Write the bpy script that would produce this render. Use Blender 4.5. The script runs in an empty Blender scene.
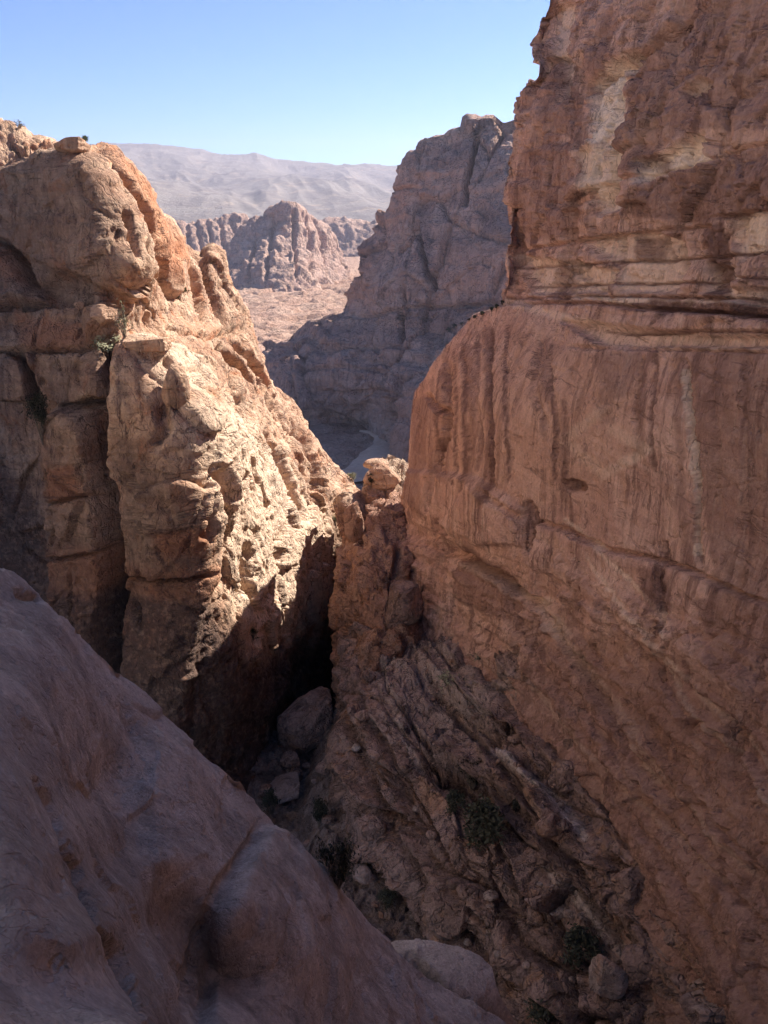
import bpy, math, random
import numpy as np
from mathutils import Vector

random.seed(7)
W, H, FPX = 768, 1024, 852.0
PITCH = math.radians(20.0)
cP, sP = math.cos(PITCH), math.sin(PITCH)
scene = bpy.context.scene
col = scene.collection

# ------------------------------------------------------------------ helpers
def unp(px, py, Y):
    """point seen at picture position px,py at forward distance Y (camera at the origin)"""
    a = (np.asarray(px, float) - 384.0) / FPX
    b = (512.0 - np.asarray(py, float)) / FPX
    den = cP + sP * b
    Y = np.asarray(Y, float)
    return np.stack([Y * a / den, Y + 0 * a, Y * (-sP + cP * b) / den], -1)

_rs = np.random.RandomState(11)
_perm = _rs.permutation(256).astype(np.int32)
_perm = np.concatenate([_perm, _perm, _perm])
_g = _rs.normal(size=(256, 3)); _g /= np.linalg.norm(_g, axis=1)[:, None]
_g = _g.astype(np.float32)

def perlin(p):
    shp = p.shape[:-1]
    p = p.reshape(-1, 3).astype(np.float32)
    i = np.floor(p).astype(np.int32); f = p - i
    i &= 255
    u = f * f * f * (f * (f * 6 - 15) + 10)
    out = 0
    for dx in (0, 1):
        wx = u[:, 0] if dx else 1 - u[:, 0]
        a = _perm[(i[:, 0] + dx) & 255]
        for dy in (0, 1):
            wy = u[:, 1] if dy else 1 - u[:, 1]
            b = _perm[a + ((i[:, 1] + dy) & 255)]
            for dz in (0, 1):
                wz = u[:, 2] if dz else 1 - u[:, 2]
                g = _g[_perm[b + ((i[:, 2] + dz) & 255)]]
                d = g[:, 0] * (f[:, 0] - dx) + g[:, 1] * (f[:, 1] - dy) + g[:, 2] * (f[:, 2] - dz)
                out = out + d * wx * wy * wz
    return (out * 1.6).reshape(shp)

def fbm(p, octs=4, gain=0.5, lac=2.03, kind=0):
    s = 0; a = 1.0; t = 0; q = np.array(p, np.float32)
    for k in range(octs):
        n = perlin(q)
        if kind == 1: n = 1 - 2 * np.abs(n)          # ridged
        elif kind == 2: n = 2 * np.abs(n) - 1        # billowed
        s = s + a * n; t += a; a *= gain; q = q * lac + 17.3
    return s / t

def worley(p):
    """F1, F2, random value of the nearest cell"""
    shp = p.shape[:-1]
    p = p.reshape(-1, 3).astype(np.float32)
    i = np.floor(p).astype(np.int32); f = p - i
    f1 = np.full(len(p), 9., np.float32); f2 = f1.copy(); cid = np.zeros(len(p), np.float32); fac = np.zeros(len(p), np.float32)
    for dx in (-1, 0, 1):
        a = _perm[(i[:, 0] + dx) & 255]
        for dy in (-1, 0, 1):
            b = _perm[a + ((i[:, 1] + dy) & 255)]
            for dz in (-1, 0, 1):
                h = _perm[b + ((i[:, 2] + dz) & 255)]
                g = _g[h] * 0.45 + 0.5
                ex, ey, ez = dx + g[:, 0] - f[:, 0], dy + g[:, 1] - f[:, 1], dz + g[:, 2] - f[:, 2]
                d = ex ** 2 + ey ** 2 + ez ** 2
                m = d < f1
                t = _g[(h * 7 + 3) & 255]
                fac = np.where(m, ex * t[:, 0] + ey * t[:, 1] + ez * t[:, 2], fac)
                f2 = np.where(m, f1, np.minimum(f2, d))
                f1 = np.where(m, d, f1)
                cid = np.where(m, h / 255.0, cid)
    return np.sqrt(f1).reshape(shp), np.sqrt(f2).reshape(shp), cid.reshape(shp), fac.reshape(shp)

def sstep(x, a, b):
    t = np.clip((x - a) / (b - a), 0, 1)
    return t * t * (3 - 2 * t)

def tps(ctrl):
    c = np.array(ctrl, float)
    xy = c[:, :2] / 100.0; v = np.log(c[:, 2])
    def phi(r2): return 0.5 * r2 * np.log(r2 + 1e-9)
    n = len(c)
    K = phi(((xy[:, None] - xy[None]) ** 2).sum(-1)) + np.eye(n) * 1e-3
    Pm = np.hstack([np.ones((n, 1)), xy])
    A = np.zeros((n + 3, n + 3)); A[:n, :n] = K; A[:n, n:] = Pm; A[n:, :n] = Pm.T
    w = np.linalg.solve(A, np.concatenate([v, np.zeros(3)]))
    def f(px, py):
        px = np.asarray(px, float) / 100; py = np.asarray(py, float) / 100
        s = w[n] + w[n + 1] * px + w[n + 2] * py
        for k in range(n):
            s = s + w[k] * phi((px - xy[k, 0]) ** 2 + (py - xy[k, 1]) ** 2)
        return np.exp(s)
    return f

def dseg(px, py, pts):
    d = np.full(px.shape, 1e9); tt = np.zeros(px.shape)
    n = len(pts) - 1
    for k in range(n):
        (x0, y0), (x1, y1) = pts[k][:2], pts[k + 1][:2]
        vx, vy = x1 - x0, y1 - y0
        t = np.clip(((px - x0) * vx + (py - y0) * vy) / (vx * vx + vy * vy + 1e-9), 0, 1)
        e = np.hypot(px - x0 - t * vx, py - y0 - t * vy)
        m = e < d
        d = np.where(m, e, d); tt = np.where(m, (k + t) / n, tt)
    return d, tt

def inside(px, py, poly):
    c = np.zeros(px.shape, bool)
    n = len(poly)
    for k in range(n):
        x0, y0 = poly[k]; x1, y1 = poly[(k + 1) % n]
        if y0 == y1: continue
        m = ((py > min(y0, y1)) & (py <= max(y0, y1)))
        xi = x0 + (py - y0) * (x1 - x0) / (y1 - y0)
        c ^= m & (px < xi)
    return c

def region(px, py, poly, soft):
    """0 outside .. 1 well inside, soft = width of the change in pixels"""
    d, _ = dseg(px, py, list(poly) + [poly[0]])
    s = np.where(inside(px, py, poly), d, -d)
    return sstep(s, -soft, soft)

class Feat:
    def __init__(s): s.items = []
    def crack(s, pts, w, A): s.items.append(('c', pts, w, A)); return s
    def reg(s, poly, soft, A): s.items.append(('r', poly, soft, A)); return s
    def paint(s, name, poly, soft, v): s.items.append(('p', name, poly, soft, v)); return s
    def line(s, name, pts, w, v): s.items.append(('l', name, pts, w, v)); return s
    def pile(s, spots): s.items.append(('b', spots)); return s

def grid_mesh(name, P, attrs, mat, smooth=True, parent=None, closed=False):
    nr, nc = P.shape[:2]
    me = bpy.data.meshes.new(name)
    idx = np.arange(nr * nc).reshape(nr, nc)
    q = np.stack([idx[:-1, :-1], idx[:-1, 1:], idx[1:, 1:], idx[1:, :-1]], -1).reshape(-1, 4)
    me.vertices.add(nr * nc); me.loops.add(len(q) * 4); me.polygons.add(len(q))
    me.vertices.foreach_set('co', P.reshape(-1).astype(np.float32))
    me.loops.foreach_set('vertex_index', q.reshape(-1).astype(np.int32))
    me.polygons.foreach_set('loop_start', (np.arange(len(q)) * 4).astype(np.int32))
    me.polygons.foreach_set('use_smooth', np.full(len(q), smooth))
    me.update(calc_edges=True)
    for k, v in attrs.items():
        a = me.attributes.new(k, 'FLOAT', 'POINT')
        a.data.foreach_set('value', v.reshape(-1).astype(np.float32))
    me.materials.append(mat)
    ob = bpy.data.objects.new(name, me); col.objects.link(ob)
    if parent: ob.parent = parent
    return ob

def tag(o, label, cat, kind=None, group=None):
    o['label'] = label; o['category'] = cat
    if kind: o['kind'] = kind
    if group: o['group'] = group
    return o

CURL = np.array([0.15, 0.4, 0.8, 1.4, 2.2, 3.4, 5, 8, 13, 22, 40])

def interp(v, pts, k=0):
    a = np.array(sorted(pts))
    return np.interp(v, a[:, 0], a[:, 1])

def mass(name, mode, lo, hi, edge0, edge1, Yf, mat, disp, step=1.4, curl0=None, curl1=None, feat=None,
         scale=1.0, jag=0.0, rng=None, ystep=None, mod=None, curls=1.0):
    """A rock mass as a sheet. mode 'col': columns over px lo..hi from edge0(px)=top to edge1(px)=bottom;
    mode 'row': rows over py lo..hi from edge0(py)=left to edge1(py)=right. Past edge0 (and edge1) the sheet
    turns away over curl0=(direction, drop) so that the mass has a far side."""
    ystep = ystep or step
    seg = []
    if isinstance(rng, list):                       # [(a,b,step),...]
        for a, b, s in rng: seg.append(np.arange(a, b, s))
        t = np.concatenate(seg + [[rng[-1][1]]])
    else:
        t = np.arange(lo, hi + step, step)
    e0 = interp(t, edge0); e1 = interp(t, edge1)
    if jag:
        e0 = e0 + jag * fbm(np.stack([t / 9.0, t * 0 + 3.3, t * 0 + len(name)], -1), 4, 0.6)
    span = np.median(np.abs(e1 - e0)) if mode == 'col' else np.median(np.abs(e1 - e0))
    n = int(max(8, span / ystep))
    s = np.linspace(0, 1, n)
    A = e0[:, None] + (e1 - e0)[:, None] * s[None]
    T = np.repeat(t[:, None], n, 1)
    PX, PY = (T, A) if mode == 'col' else (A, T)
    Y = Yf(PX, PY)
    P = unp(PX, PY, Y)
    def ext(P, PX, PY, c, side):
        d = np.array(c[0], float)
        off = CURL * scale * curls
        drop = np.array([c[1] * (o / (off[-1])) ** c[2] for o in off]) * off[-1]
        add = d[None] * off[:, None] + np.array([[0, 0, -x] for x in drop])
        if side == 0:
            base = P[:, :1]
            E = base + add[None, ::-1]
            return np.concatenate([E, P], 1), np.concatenate([np.repeat(PX[:, :1], len(off), 1), PX], 1), np.concatenate([np.repeat(PY[:, :1], len(off), 1), PY], 1)
        base = P[:, -1:]
        E = base + add[None]
        return np.concatenate([P, E], 1), np.concatenate([PX, np.repeat(PX[:, -1:], len(off), 1)], 1), np.concatenate([PY, np.repeat(PY[:, -1:], len(off), 1)], 1)
    front = np.ones(P.shape[:2], bool)
    if curl0:
        P, PX, PY = ext(P, PX, PY, curl0, 0)
    if curl1:
        P, PX, PY = ext(P, PX, PY, curl1, 1)
    # macro normals
    dU = np.gradient(P, axis=1); dV = np.gradient(P, axis=0)
    N = np.cross(dU, dV)
    for _ in range(4):
        N[1:-1] = (N[:-2] + 2 * N[1:-1] + N[2:]) / 4
        N[:, 1:-1] = (N[:, :-2] + 2 * N[:, 1:-1] + N[:, 2:]) / 4
    N /= np.linalg.norm(N, axis=-1)[..., None] + 1e-12
    o = len(CURL) + 1 if curl0 else 1
    sg = np.sign(np.median((N * -P).sum(-1)[:, o:]))
    N *= sg
    attrs = {k: np.zeros(P.shape[:2]) for k in ('pale', 'dark', 'warm')}
    D = disp(P, N, PX, PY)
    if isinstance(D, tuple):
        D, vec = D
        P0 = P + vec
    else:
        P0 = P
    if feat:
        # uneven feature edges
        wob = np.stack([PX / 14.0, PY / 14.0, PX * 0 + 2.0], -1)
        wx = PX + 3.0 * fbm(wob, 4, 0.65); wy = PY + 3.0 * fbm(wob + 31.7, 4, 0.65)
        for it in feat.items:
            if it[0] == 'c':
                d, tt = dseg(wx, wy, it[1])
                prof = 1 - sstep(d, it[2] * 0.25, it[2])
                end = sstep(tt, -0.001, 0.12) * (1 - sstep(tt, 0.88, 1.001))
                D = D + it[3] * prof * (0.25 + 0.75 * end)
            elif it[0] == 'r':
                D = D + it[3] * region(wx, wy, it[1], it[2])
            elif it[0] == 'p':
                attrs[it[1]] = np.maximum(attrs[it[1]], it[4] * region(wx, wy, it[2], it[3]))
            elif it[0] == 'l':
                d, tt = dseg(wx, wy, it[2])
                attrs[it[1]] = np.maximum(attrs[it[1]], it[4] * (1 - sstep(d, it[3] * 0.3, it[3])))
    if curl0:
        k = len(CURL); tp = np.ones(D.shape[1]); tp[:k] = np.linspace(.3, 1, k); D = D * tp[None]
    P = P0 + N * D[..., None]
    if mod: P = mod(P, PX, PY)
    if (sg < 0): P = P[:, ::-1]; attrs = {k: v[:, ::-1] for k, v in attrs.items()}
    return grid_mesh(name, P, attrs, mat)

# ------------------------------------------------------------------ materials
def NT(name):
    m = bpy.data.materials.new(name); m.use_nodes = True
    nt = m.node_tree; nt.nodes.clear()
    return m, nt

def nd(nt, kind, **kw):
    n = nt.nodes.new(kind)
    for k, v in kw.items():
        if k.startswith('i_'):
            n.inputs[k[2:].replace('_', ' ')].default_value = v
        else: setattr(n, k, v)
    return n

def srgb(r, g, b):
    f = lambda c: (c / 255 / 12.92) if c / 255 <= .04045 else ((c / 255 + .055) / 1.055) ** 2.4
    return (f(r), f(g), f(b), 1)

def rock_mat(name, A, B, dark, pale, warm, size=1.0, strata=2.0, strata_amt=0.6, streak=0.5, dip=(0, 0),
             bump=0.5, bumpd=0.25, crack=0.0, rough=0.92, warp=1.5, grain=0.25, pocket=0.0, xs=0.06, seam_shade=0.55):
    """A,B: the two main rock colours; size: metres of the broad patches; strata: bands per metre"""
    m, nt = NT(name); L = nt.links.new
    geo = nd(nt, 'ShaderNodeNewGeometry')
    P = geo.outputs['Position']
    def noise(vec, scale, detail=6, rough=0.6, dist=0.0):
        n = nd(nt, 'ShaderNodeTexNoise'); n.inputs['Scale'].default_value = scale
        n.inputs['Detail'].default_value = detail; n.inputs['Roughness'].default_value = rough
        n.inputs['Distortion'].default_value = dist
        L(vec, n.inputs['Vector']); return n.outputs['Fac']
    def mapv(vec, s, rot=(0, 0, 0)):
        n = nd(nt, 'ShaderNodeMapping'); n.inputs['Scale'].default_value = s; n.inputs['Rotation'].default_value = rot
        L(vec, n.inputs['Vector']); return n.outputs['Vector']
    def math_(op, a, b=None, c=None, clamp=False):
        n = nd(nt, 'ShaderNodeMath', operation=op); n.use_clamp = clamp
        for k, x in enumerate((a, b, c)):
            if x is None: continue
            if isinstance(x, (int, float)): n.inputs[k].default_value = x
            else: L(x, n.inputs[k])
        return n.outputs[0]
    def ramp(x, a, b, smooth=True):
        n = nd(nt, 'ShaderNodeMapRange'); n.interpolation_type = 'SMOOTHSTEP' if smooth else 'LINEAR'
        L(x, n.inputs['Value']); n.inputs['From Min'].default_value = a; n.inputs['From Max'].default_value = b
        return n.outputs['Result']
    def mix(f, a, b, mode='MIX'):
        n = nd(nt, 'ShaderNodeMix', data_type='RGBA', blend_type=mode)
        if isinstance(f, (int, float)): n.inputs[0].default_value = f
        else: L(f, n.inputs[0])
        for k, x in ((6, a), (7, b)):
            if isinstance(x, tuple): n.inputs[k].default_value = x
            else: L(x, n.inputs[k])
        return n.outputs[2]
    # warped position for strata
    w = nd(nt, 'ShaderNodeTexNoise'); w.inputs['Scale'].default_value = 0.12 / size * 2; w.inputs['Detail'].default_value = 4
    L(P, w.inputs['Vector'])
    wv = nd(nt, 'ShaderNodeVectorMath', operation='MULTIPLY_ADD')
    L(w.outputs['Color'], wv.inputs[0]); wv.inputs[1].default_value = (0, 0, warp); L(P, wv.inputs[2])
    rot = mapv(wv.outputs[0], (1, 1, 1), (dip[0], dip[1], 0))
    sv = mapv(rot, (xs * strata, xs * strata, strata))
    st = noise(sv, 1.0, 6, 0.7)
    broad = noise(P, 0.5 / size, 5, 0.6, 0.4)
    f1 = math_('ADD', math_('MULTIPLY', st, strata_amt), math_('MULTIPLY', broad, 1 - strata_amt))
    c = mix(ramp(f1, 0.40, 0.60), A, B)
    # iron-stained warm patches and dark varnish running down in streaks
    b2 = noise(mapv(P, (1, 1, 0.6)), 0.9 / size, 6, 0.65, 0.6)
    c = mix(math_('MULTIPLY', ramp(b2, 0.52, 0.68), 0.7), c, warm)
    sk = noise(mapv(P, (1.0, 1.0, 0.045)), 1.5 / math.sqrt(size), 6, 0.7)
    skm = noise(P, 0.35 / size, 3, 0.5)
    skf = math_('MULTIPLY', math_('MULTIPLY', ramp(sk, 0.48, 0.60), ramp(skm, 0.36, 0.56)), streak)
    c = mix(skf, c, dark)
    sk2 = noise(mapv(P, (1.0, 1.0, 0.05)), 2.7 / math.sqrt(size), 5, 0.7)
    c = mix(math_('MULTIPLY', ramp(sk2, 0.56, 0.72), streak * 0.5), c, pale)
    # attributes for patches with a place of their own
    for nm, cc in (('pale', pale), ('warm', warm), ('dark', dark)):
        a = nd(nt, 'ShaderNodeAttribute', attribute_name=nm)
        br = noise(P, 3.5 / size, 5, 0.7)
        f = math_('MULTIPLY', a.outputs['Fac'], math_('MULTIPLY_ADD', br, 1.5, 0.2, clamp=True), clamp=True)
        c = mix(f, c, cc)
    # shade of cracks along bedding and joints, and of small pits, painted dark
    if seam_shade:
        def line(x, wdt):
            t = math_('ABSOLUTE', math_('SUBTRACT', x, 0.5))
            return math_('SUBTRACT', 1.0, ramp(t, wdt * .3, wdt), clamp=True)
        msk = ramp(noise(P, 0.8 / size, 4, 0.6), 0.45, 0.62)
        bed = noise(mapv(rot, (.07 / size, .07 / size, .55 / size)), 1.0, 5, 0.62)
        jnt = noise(mapv(P, (1, 1, .22)), .55 / size, 5, 0.65, .4)
        spk = ramp(noise(mapv(P, (1, 1, .5)), 5.5 / size, 3, 0.6), .60, .68)
        a_ = math_('MULTIPLY', line(bed, .014), msk)
        b_ = math_('MULTIPLY', line(jnt, .010), math_('SUBTRACT', 1.15, msk))
        e_ = math_('MULTIPLY', spk, math_('MULTIPLY_ADD', msk, .7, .25))
        f = math_('MULTIPLY', math_('MAXIMUM', math_('MAXIMUM', a_, b_), e_), seam_shade, clamp=True)
        c = mix(f, c, dark)
        crack_lines = math_('MAXIMUM', a_, b_)
    # grain
    g1 = noise(P, 9.0 / size, 8, 0.72)
    g2 = noise(P, 2.4 / size, 6, 0.65)
    gg = math_('MULTIPLY_ADD', g1, grain * 3.2, 1 - grain * 1.6)
    gg2 = math_('MULTIPLY_ADD', g2, grain * 2.4, 1 - grain * 1.2)
    gm = math_('MULTIPLY', gg, gg2)
    cc = nd(nt, 'ShaderNodeCombineColor')
    for k in range(3): L(gm, cc.inputs[k])
    c = mix(1.0, c, cc.outputs[0], 'MULTIPLY')
    # bump
    h = math_('MULTIPLY', noise(P, 5.0 / size, 9, 0.68), 1.0)
    h = math_('ADD', h, math_('MULTIPLY', st, 0.7 * strata_amt))
    h = math_('ADD', h, math_('MULTIPLY', noise(P, 1.6 / size, 6, 0.6, 0.5), 1.6))
    if seam_shade: h = math_('SUBTRACT', h, math_('MULTIPLY', crack_lines, 1.2 * seam_shade))
    if crack:
        v = nd(nt, 'ShaderNodeTexVoronoi', feature='DISTANCE_TO_EDGE'); v.inputs['Scale'].default_value = 0.9 / size
        dv = nd(nt, 'ShaderNodeTexNoise'); dv.inputs['Scale'].default_value = 1.5 / size; L(P, dv.inputs['Vector'])
        dm = nd(nt, 'ShaderNodeVectorMath', operation='MULTIPLY_ADD'); L(dv.outputs['Color'], dm.inputs[0])
        dm.inputs[1].default_value = (1.3 * size,) * 3; L(P, dm.inputs[2])
        L(mapv(dm.outputs[0], (1, 1, 0.7), (0.3, 0.2, 0)), v.inputs['Vector'])
        h = math_('ADD', h, math_('MULTIPLY', ramp(v.outputs['Distance'], 0.0, 0.07), crack))
    if pocket:
        pn = noise(mapv(P, (1, 1, 0.8)), 3.2 / size, 3, 0.5)
        h = math_('SUBTRACT', h, math_('MULTIPLY', ramp(pn, 0.62, 0.72), pocket))
    bp = nd(nt, 'ShaderNodeBump'); bp.inputs['Strength'].default_value = bump; bp.inputs['Distance'].default_value = bumpd * size
    L(h, bp.inputs['Height'])
    bs = nd(nt, 'ShaderNodeBsdfPrincipled'); bs.inputs['Roughness'].default_value = rough
    bs.inputs['Specular IOR Level'].default_value = 0.15
    L(c, bs.inputs['Base Color']); L(bp.outputs[0], bs.inputs['Normal'])
    out = nd(nt, 'ShaderNodeOutputMaterial'); L(bs.outputs[0], out.inputs['Surface'])
    return m

def flat_mat(name, a, b, scale=4.0, rough=0.85, trans=False):
    m, nt = NT(name); L = nt.links.new
    geo = nd(nt, 'ShaderNodeNewGeometry')
    n = nd(nt, 'ShaderNodeTexNoise'); n.inputs['Scale'].default_value = scale; n.inputs['Detail'].default_value = 5
    L(geo.outputs['Position'], n.inputs['Vector'])
    mr = nd(nt, 'ShaderNodeMapRange'); mr.inputs['From Min'].default_value = .35; mr.inputs['From Max'].default_value = .65
    L(n.outputs['Fac'], mr.inputs['Value'])
    mx = nd(nt, 'ShaderNodeMix', data_type='RGBA'); L(mr.outputs[0], mx.inputs[0]); mx.inputs[6].default_value = a; mx.inputs[7].default_value = b
    bs = nd(nt, 'ShaderNodeBsdfPrincipled'); bs.inputs['Roughness'].default_value = rough; bs.inputs['Specular IOR Level'].default_value = .2
    L(mx.outputs[2], bs.inputs['Base Color'])
    out = nd(nt, 'ShaderNodeOutputMaterial'); L(bs.outputs[0], out.inputs['Surface'])
    return m

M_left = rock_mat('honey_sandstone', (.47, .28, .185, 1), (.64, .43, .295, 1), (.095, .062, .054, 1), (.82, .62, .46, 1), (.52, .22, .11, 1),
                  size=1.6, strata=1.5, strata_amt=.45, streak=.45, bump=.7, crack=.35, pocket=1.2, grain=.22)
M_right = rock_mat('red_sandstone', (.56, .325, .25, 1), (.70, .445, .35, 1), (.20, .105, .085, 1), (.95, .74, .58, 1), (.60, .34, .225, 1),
                   seam_shade=.42, size=1.6, strata=1.1, strata_amt=.45, streak=.7, bump=.75, crack=.2, pocket=.9, grain=.24)
M_fore = rock_mat('grey_pink_sandstone', (.36, .30, .262, 1), (.52, .44, .385, 1), (.19, .15, .13, 1), (.66, .57, .51, 1), (.40, .315, .26, 1),
                  size=.6, strata=.7, strata_amt=.15, streak=.0, bump=.7, crack=.15, pocket=.8, grain=.36, dip=(0.9, 0.5), seam_shade=.22, xs=.6)
M_ramp = rock_mat('ravine_rock', (.265, .17, .14, 1), (.40, .265, .225, 1), (.09, .062, .056, 1), (.60, .48, .43, 1), (.42, .23, .14, 1),
                  size=1.3, strata=1.6, strata_amt=.45, streak=.35, bump=.9, crack=.7, pocket=.8, grain=.35, dip=(0.5, 0.6), xs=.15)
M_spur = rock_mat('rust_sandstone', (.37, .205, .145, 1), (.46, .28, .205, 1), (.17, .08, .055, 1), (.62, .47, .34, 1), (.42, .20, .10, 1),
                  size=1.3, strata=2.0, strata_amt=.35, streak=.3, bump=.9, crack=.6, pocket=1.0, grain=.3)
M_far = rock_mat('far_cliff_rock', (.46, .29, .235, 1), (.66, .43, .335, 1), (.22, .15, .14, 1), (.72, .54, .44, 1), (.66, .36, .25, 1),
                 size=5.0, strata=.30, strata_amt=.6, streak=.7, bump=.9, crack=.5, pocket=.5, grain=.13, warp=5, seam_shade=.35)
M_mesa = rock_mat('mesa_rock', (.43, .27, .215, 1), (.55, .37, .29, 1), (.17, .12, .11, 1), (.50, .37, .29, 1), (.42, .25, .17, 1),
                  size=10.0, strata=.08, strata_amt=.4, streak=.5, bump=.8, crack=.4, grain=.2, warp=6)
M_mtn = rock_mat('pale_mountain_slope', (.19, .16, .145, 1), (.26, .225, .20, 1), (.24, .20, .17, 1), (.56, .47, .39, 1), (.40, .30, .22, 1),
                 size=60.0, strata=.02, strata_amt=.5, streak=.0, bump=.5, crack=.0, grain=.16, warp=30, seam_shade=.3)
M_plain = rock_mat('valley_floor_rubble', (.40, .23, .175, 1), (.56, .36, .28, 1), (.16, .12, .10, 1), (.60, .47, .38, 1), (.45, .28, .19, 1),
                   size=7.0, strata=.1, strata_amt=.2, streak=.0, bump=.8, crack=.3, grain=.35)
M_bounce = rock_mat('white_bounce_rock', (.66, .56, .46, 1), (.78, .69, .58, 1), (.40, .28, .2, 1), (.85, .78, .68, 1), (.6, .42, .28, 1),  # pale stone of the added cliff that bounces fill light
                   size=2.0, strata=1.2, strata_amt=.5, streak=.3, bump=.7, grain=.15)
M_stone = rock_mat('ravine_boulder_rock', (.38, .28, .245, 1), (.50, .38, .335, 1), (.12, .08, .07, 1), (.5, .4, .34, 1), (.34, .19, .13, 1),
                   size=1.0, strata=2.0, strata_amt=.4, streak=.3, bump=.8, crack=.3, grain=.3)
M_floor = rock_mat('ravine_floor_sand', (.17, .125, .11, 1), (.26, .20, .18, 1), (.07, .055, .05, 1), (.38, .30, .26, 1), (.24, .15, .11, 1),
                   size=.9, strata=.5, strata_amt=.1, streak=.0, bump=.9, crack=.4, grain=.35)
M_sand = rock_mat('dry_stream_sand', (.50, .35, .265, 1), (.58, .42, .32, 1), (.30, .24, .21, 1), (.58, .5, .44, 1), (.42, .32, .26, 1),
                  size=3, strata=.1, strata_amt=.1, streak=0, bump=.3, grain=.12, seam_shade=0)
M_leaf = flat_mat('olive_leaves', (.05, .065, .025, 1), (.10, .115, .05, 1))
M_leafp = flat_mat('pale_dry_leaves', (.26, .26, .15, 1), (.38, .36, .24, 1))
M_leafd = flat_mat('dark_leaves', (.04, .043, .03, 1), (.075, .074, .052, 1))
M_stem = flat_mat('grey_twigs', (.12, .09, .07, 1), (.2, .16, .13, 1))

# ------------------------------------------------------------------ displacement recipes
def S(P, a, b, c): return P * np.array([a, b, c], np.float32)

def strata_disp(P, k, lateral=0.05, warp=1.5, gain=0.6, octs=3, dip=(0, 0)):
    z = P[..., 2] + dip[0] * P[..., 0] + dip[1] * P[..., 1] + warp * perlin(S(P, .06, .06, .04))
    q = np.stack([P[..., 0] * lateral, P[..., 1] * lateral, z * k], -1)
    n = fbm(q, octs, gain)
    return np.tanh(3.0 * n)

def joints(P, k, vert=0.08):
    n = fbm(S(P, k, k, k * vert) + 2.0 * perlin(P * k * .3)[..., None] * .3, 2, 0.5)
    return -np.exp(-(n / 0.07) ** 2)          # thin grooves along the zero set

def blocks(P, sx, sy, sz, jit=.6):
    jit = jit * .45
    q = S(P, sx, sy, sz) + jit * np.stack([perlin(P * sx * .7), perlin(P * sx * .7 + 9.1), perlin(P * sx * .7 + 5.7)], -1)
    f1, f2, c, fac = worley(q)
    return (c - .5) * .9 + fac * 1.5, -(1 - sstep(f2 - f1, .0, .05))

def disp_left(P, N, PX, PY):
    flank = sstep(PX - 30 * np.clip((450 - PY) / 200, -1, .6), 200, 235)
    calm = .45 + .55 * np.maximum(sstep(PY, 270, 330), sstep(PX, 90, 150))
    D = calm * 1.0 * fbm(P / 13.0, 3) + (.20 * calm + .10 * flank) * fbm(P / 3.2, 4, .55, kind=1)
    D += (.26 - .06 * flank) * strata_disp(P, .40, .04, 1.8, dip=(.12, 0)) * (.5 + .8 * fbm(P / 9 + 5, 2))
    D += .07 * strata_disp(P, 1.7, .12, 1.0)
    b, c = blocks(P, .22, .22, .14)
    D += calm * (.40 * b + .22 * c)
    b, c = blocks(P + 33, .6, .6, .4)
    D += .13 * b + .08 * c
    # slanted flutes on the sunlit flank
    q = np.stack([P[..., 0] * .45 + P[..., 1] * .10, P[..., 1] * .02, (P[..., 2] * .06 + P[..., 1] * .14)], -1) * 2.0
    fl_ = fbm(q + .35 * perlin(P / 5.)[..., None], 4, .55, kind=1)
    D += flank * .27 * fl_
    pk = fbm(S(P, .55, .55, .40) + 40, 3, .5)
    D -= (.35 + .25 * flank) * sstep(pk, .27, .40)
    return D + .05 * fbm(P / .7, 3, .6)

def disp_right(P, N, PX, PY):
    D = .9 * fbm(P / 15.0, 3) + .20 * fbm(S(P, .22, .22, .10), 4, .5)
    up = 1 - sstep(PY - (300 + (PX - 505) * .08), -15, 15)
    low = sstep(PY - (480 + (PX - 400) * .35), 0, 60)
    m = .45 + 1.2 * np.clip(fbm(P / 10 + 9, 2), -.3, .6)
    D += (.06 + .26 * up + .12 * low) * strata_disp(P, .33, .03, 1.5, dip=(0, .04)) * m
    D += (.02 + .07 * up + .06 * low) * strata_disp(P, 1.3, .08, .8)
    D += .45 * low * strata_disp(P, .40, .02, .8, dip=(0, .21)) + .16 * low * strata_disp(P, 1.5, .06, .6, dip=(0, .21))
    D += .12 * (1 - .7 * low) * fbm(S(P, .9, .9, .05) + 3, 4, .5)          # vertical flutes
    b, c = blocks(P, .22, .22, .20)
    D += (.05 + .36 * up + .17 * low) * b + (.06 + .20 * up + .14 * low) * c
    b, c = blocks(P + 9, .7, .7, .6)
    D += (.03 + .16 * up + .07 * low) * b + (.03 + .12 * up + .07 * low) * c
    b, c = blocks(S(P, 1, 1, 1.3) + 19, 1.7, 1.7, 1.5)
    D += (.02 + .05 * up + .05 * low) * b + (.02 + .05 * up + .04 * low) * c
    D -= (.6 * up + .12 + .4 * low) * sstep(fbm(S(P, .35, .35, .16) + 70, 3, .5), .24, .38)
    return D + .04 * fbm(P / .8, 3, .6)

def disp_fore(P, N, PX, PY):
    D = .5 * fbm(P / 5.5, 3) + .10 * fbm(P / 1.5, 4, .5)
    D += .035 * strata_disp(P, 1.1, .15, 1.2, dip=(.8, -.3))
    D -= .05 * sstep(fbm(P / .9 + 20, 3, .5), .2, .5)
    b, c = blocks(P, .9, .5, .9)
    D += .05 * b
    D += .03 * fbm(P / .35, 4, .6)
    return D * (.35 + .65 * sstep(P[..., 1], 3, 14))

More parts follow.
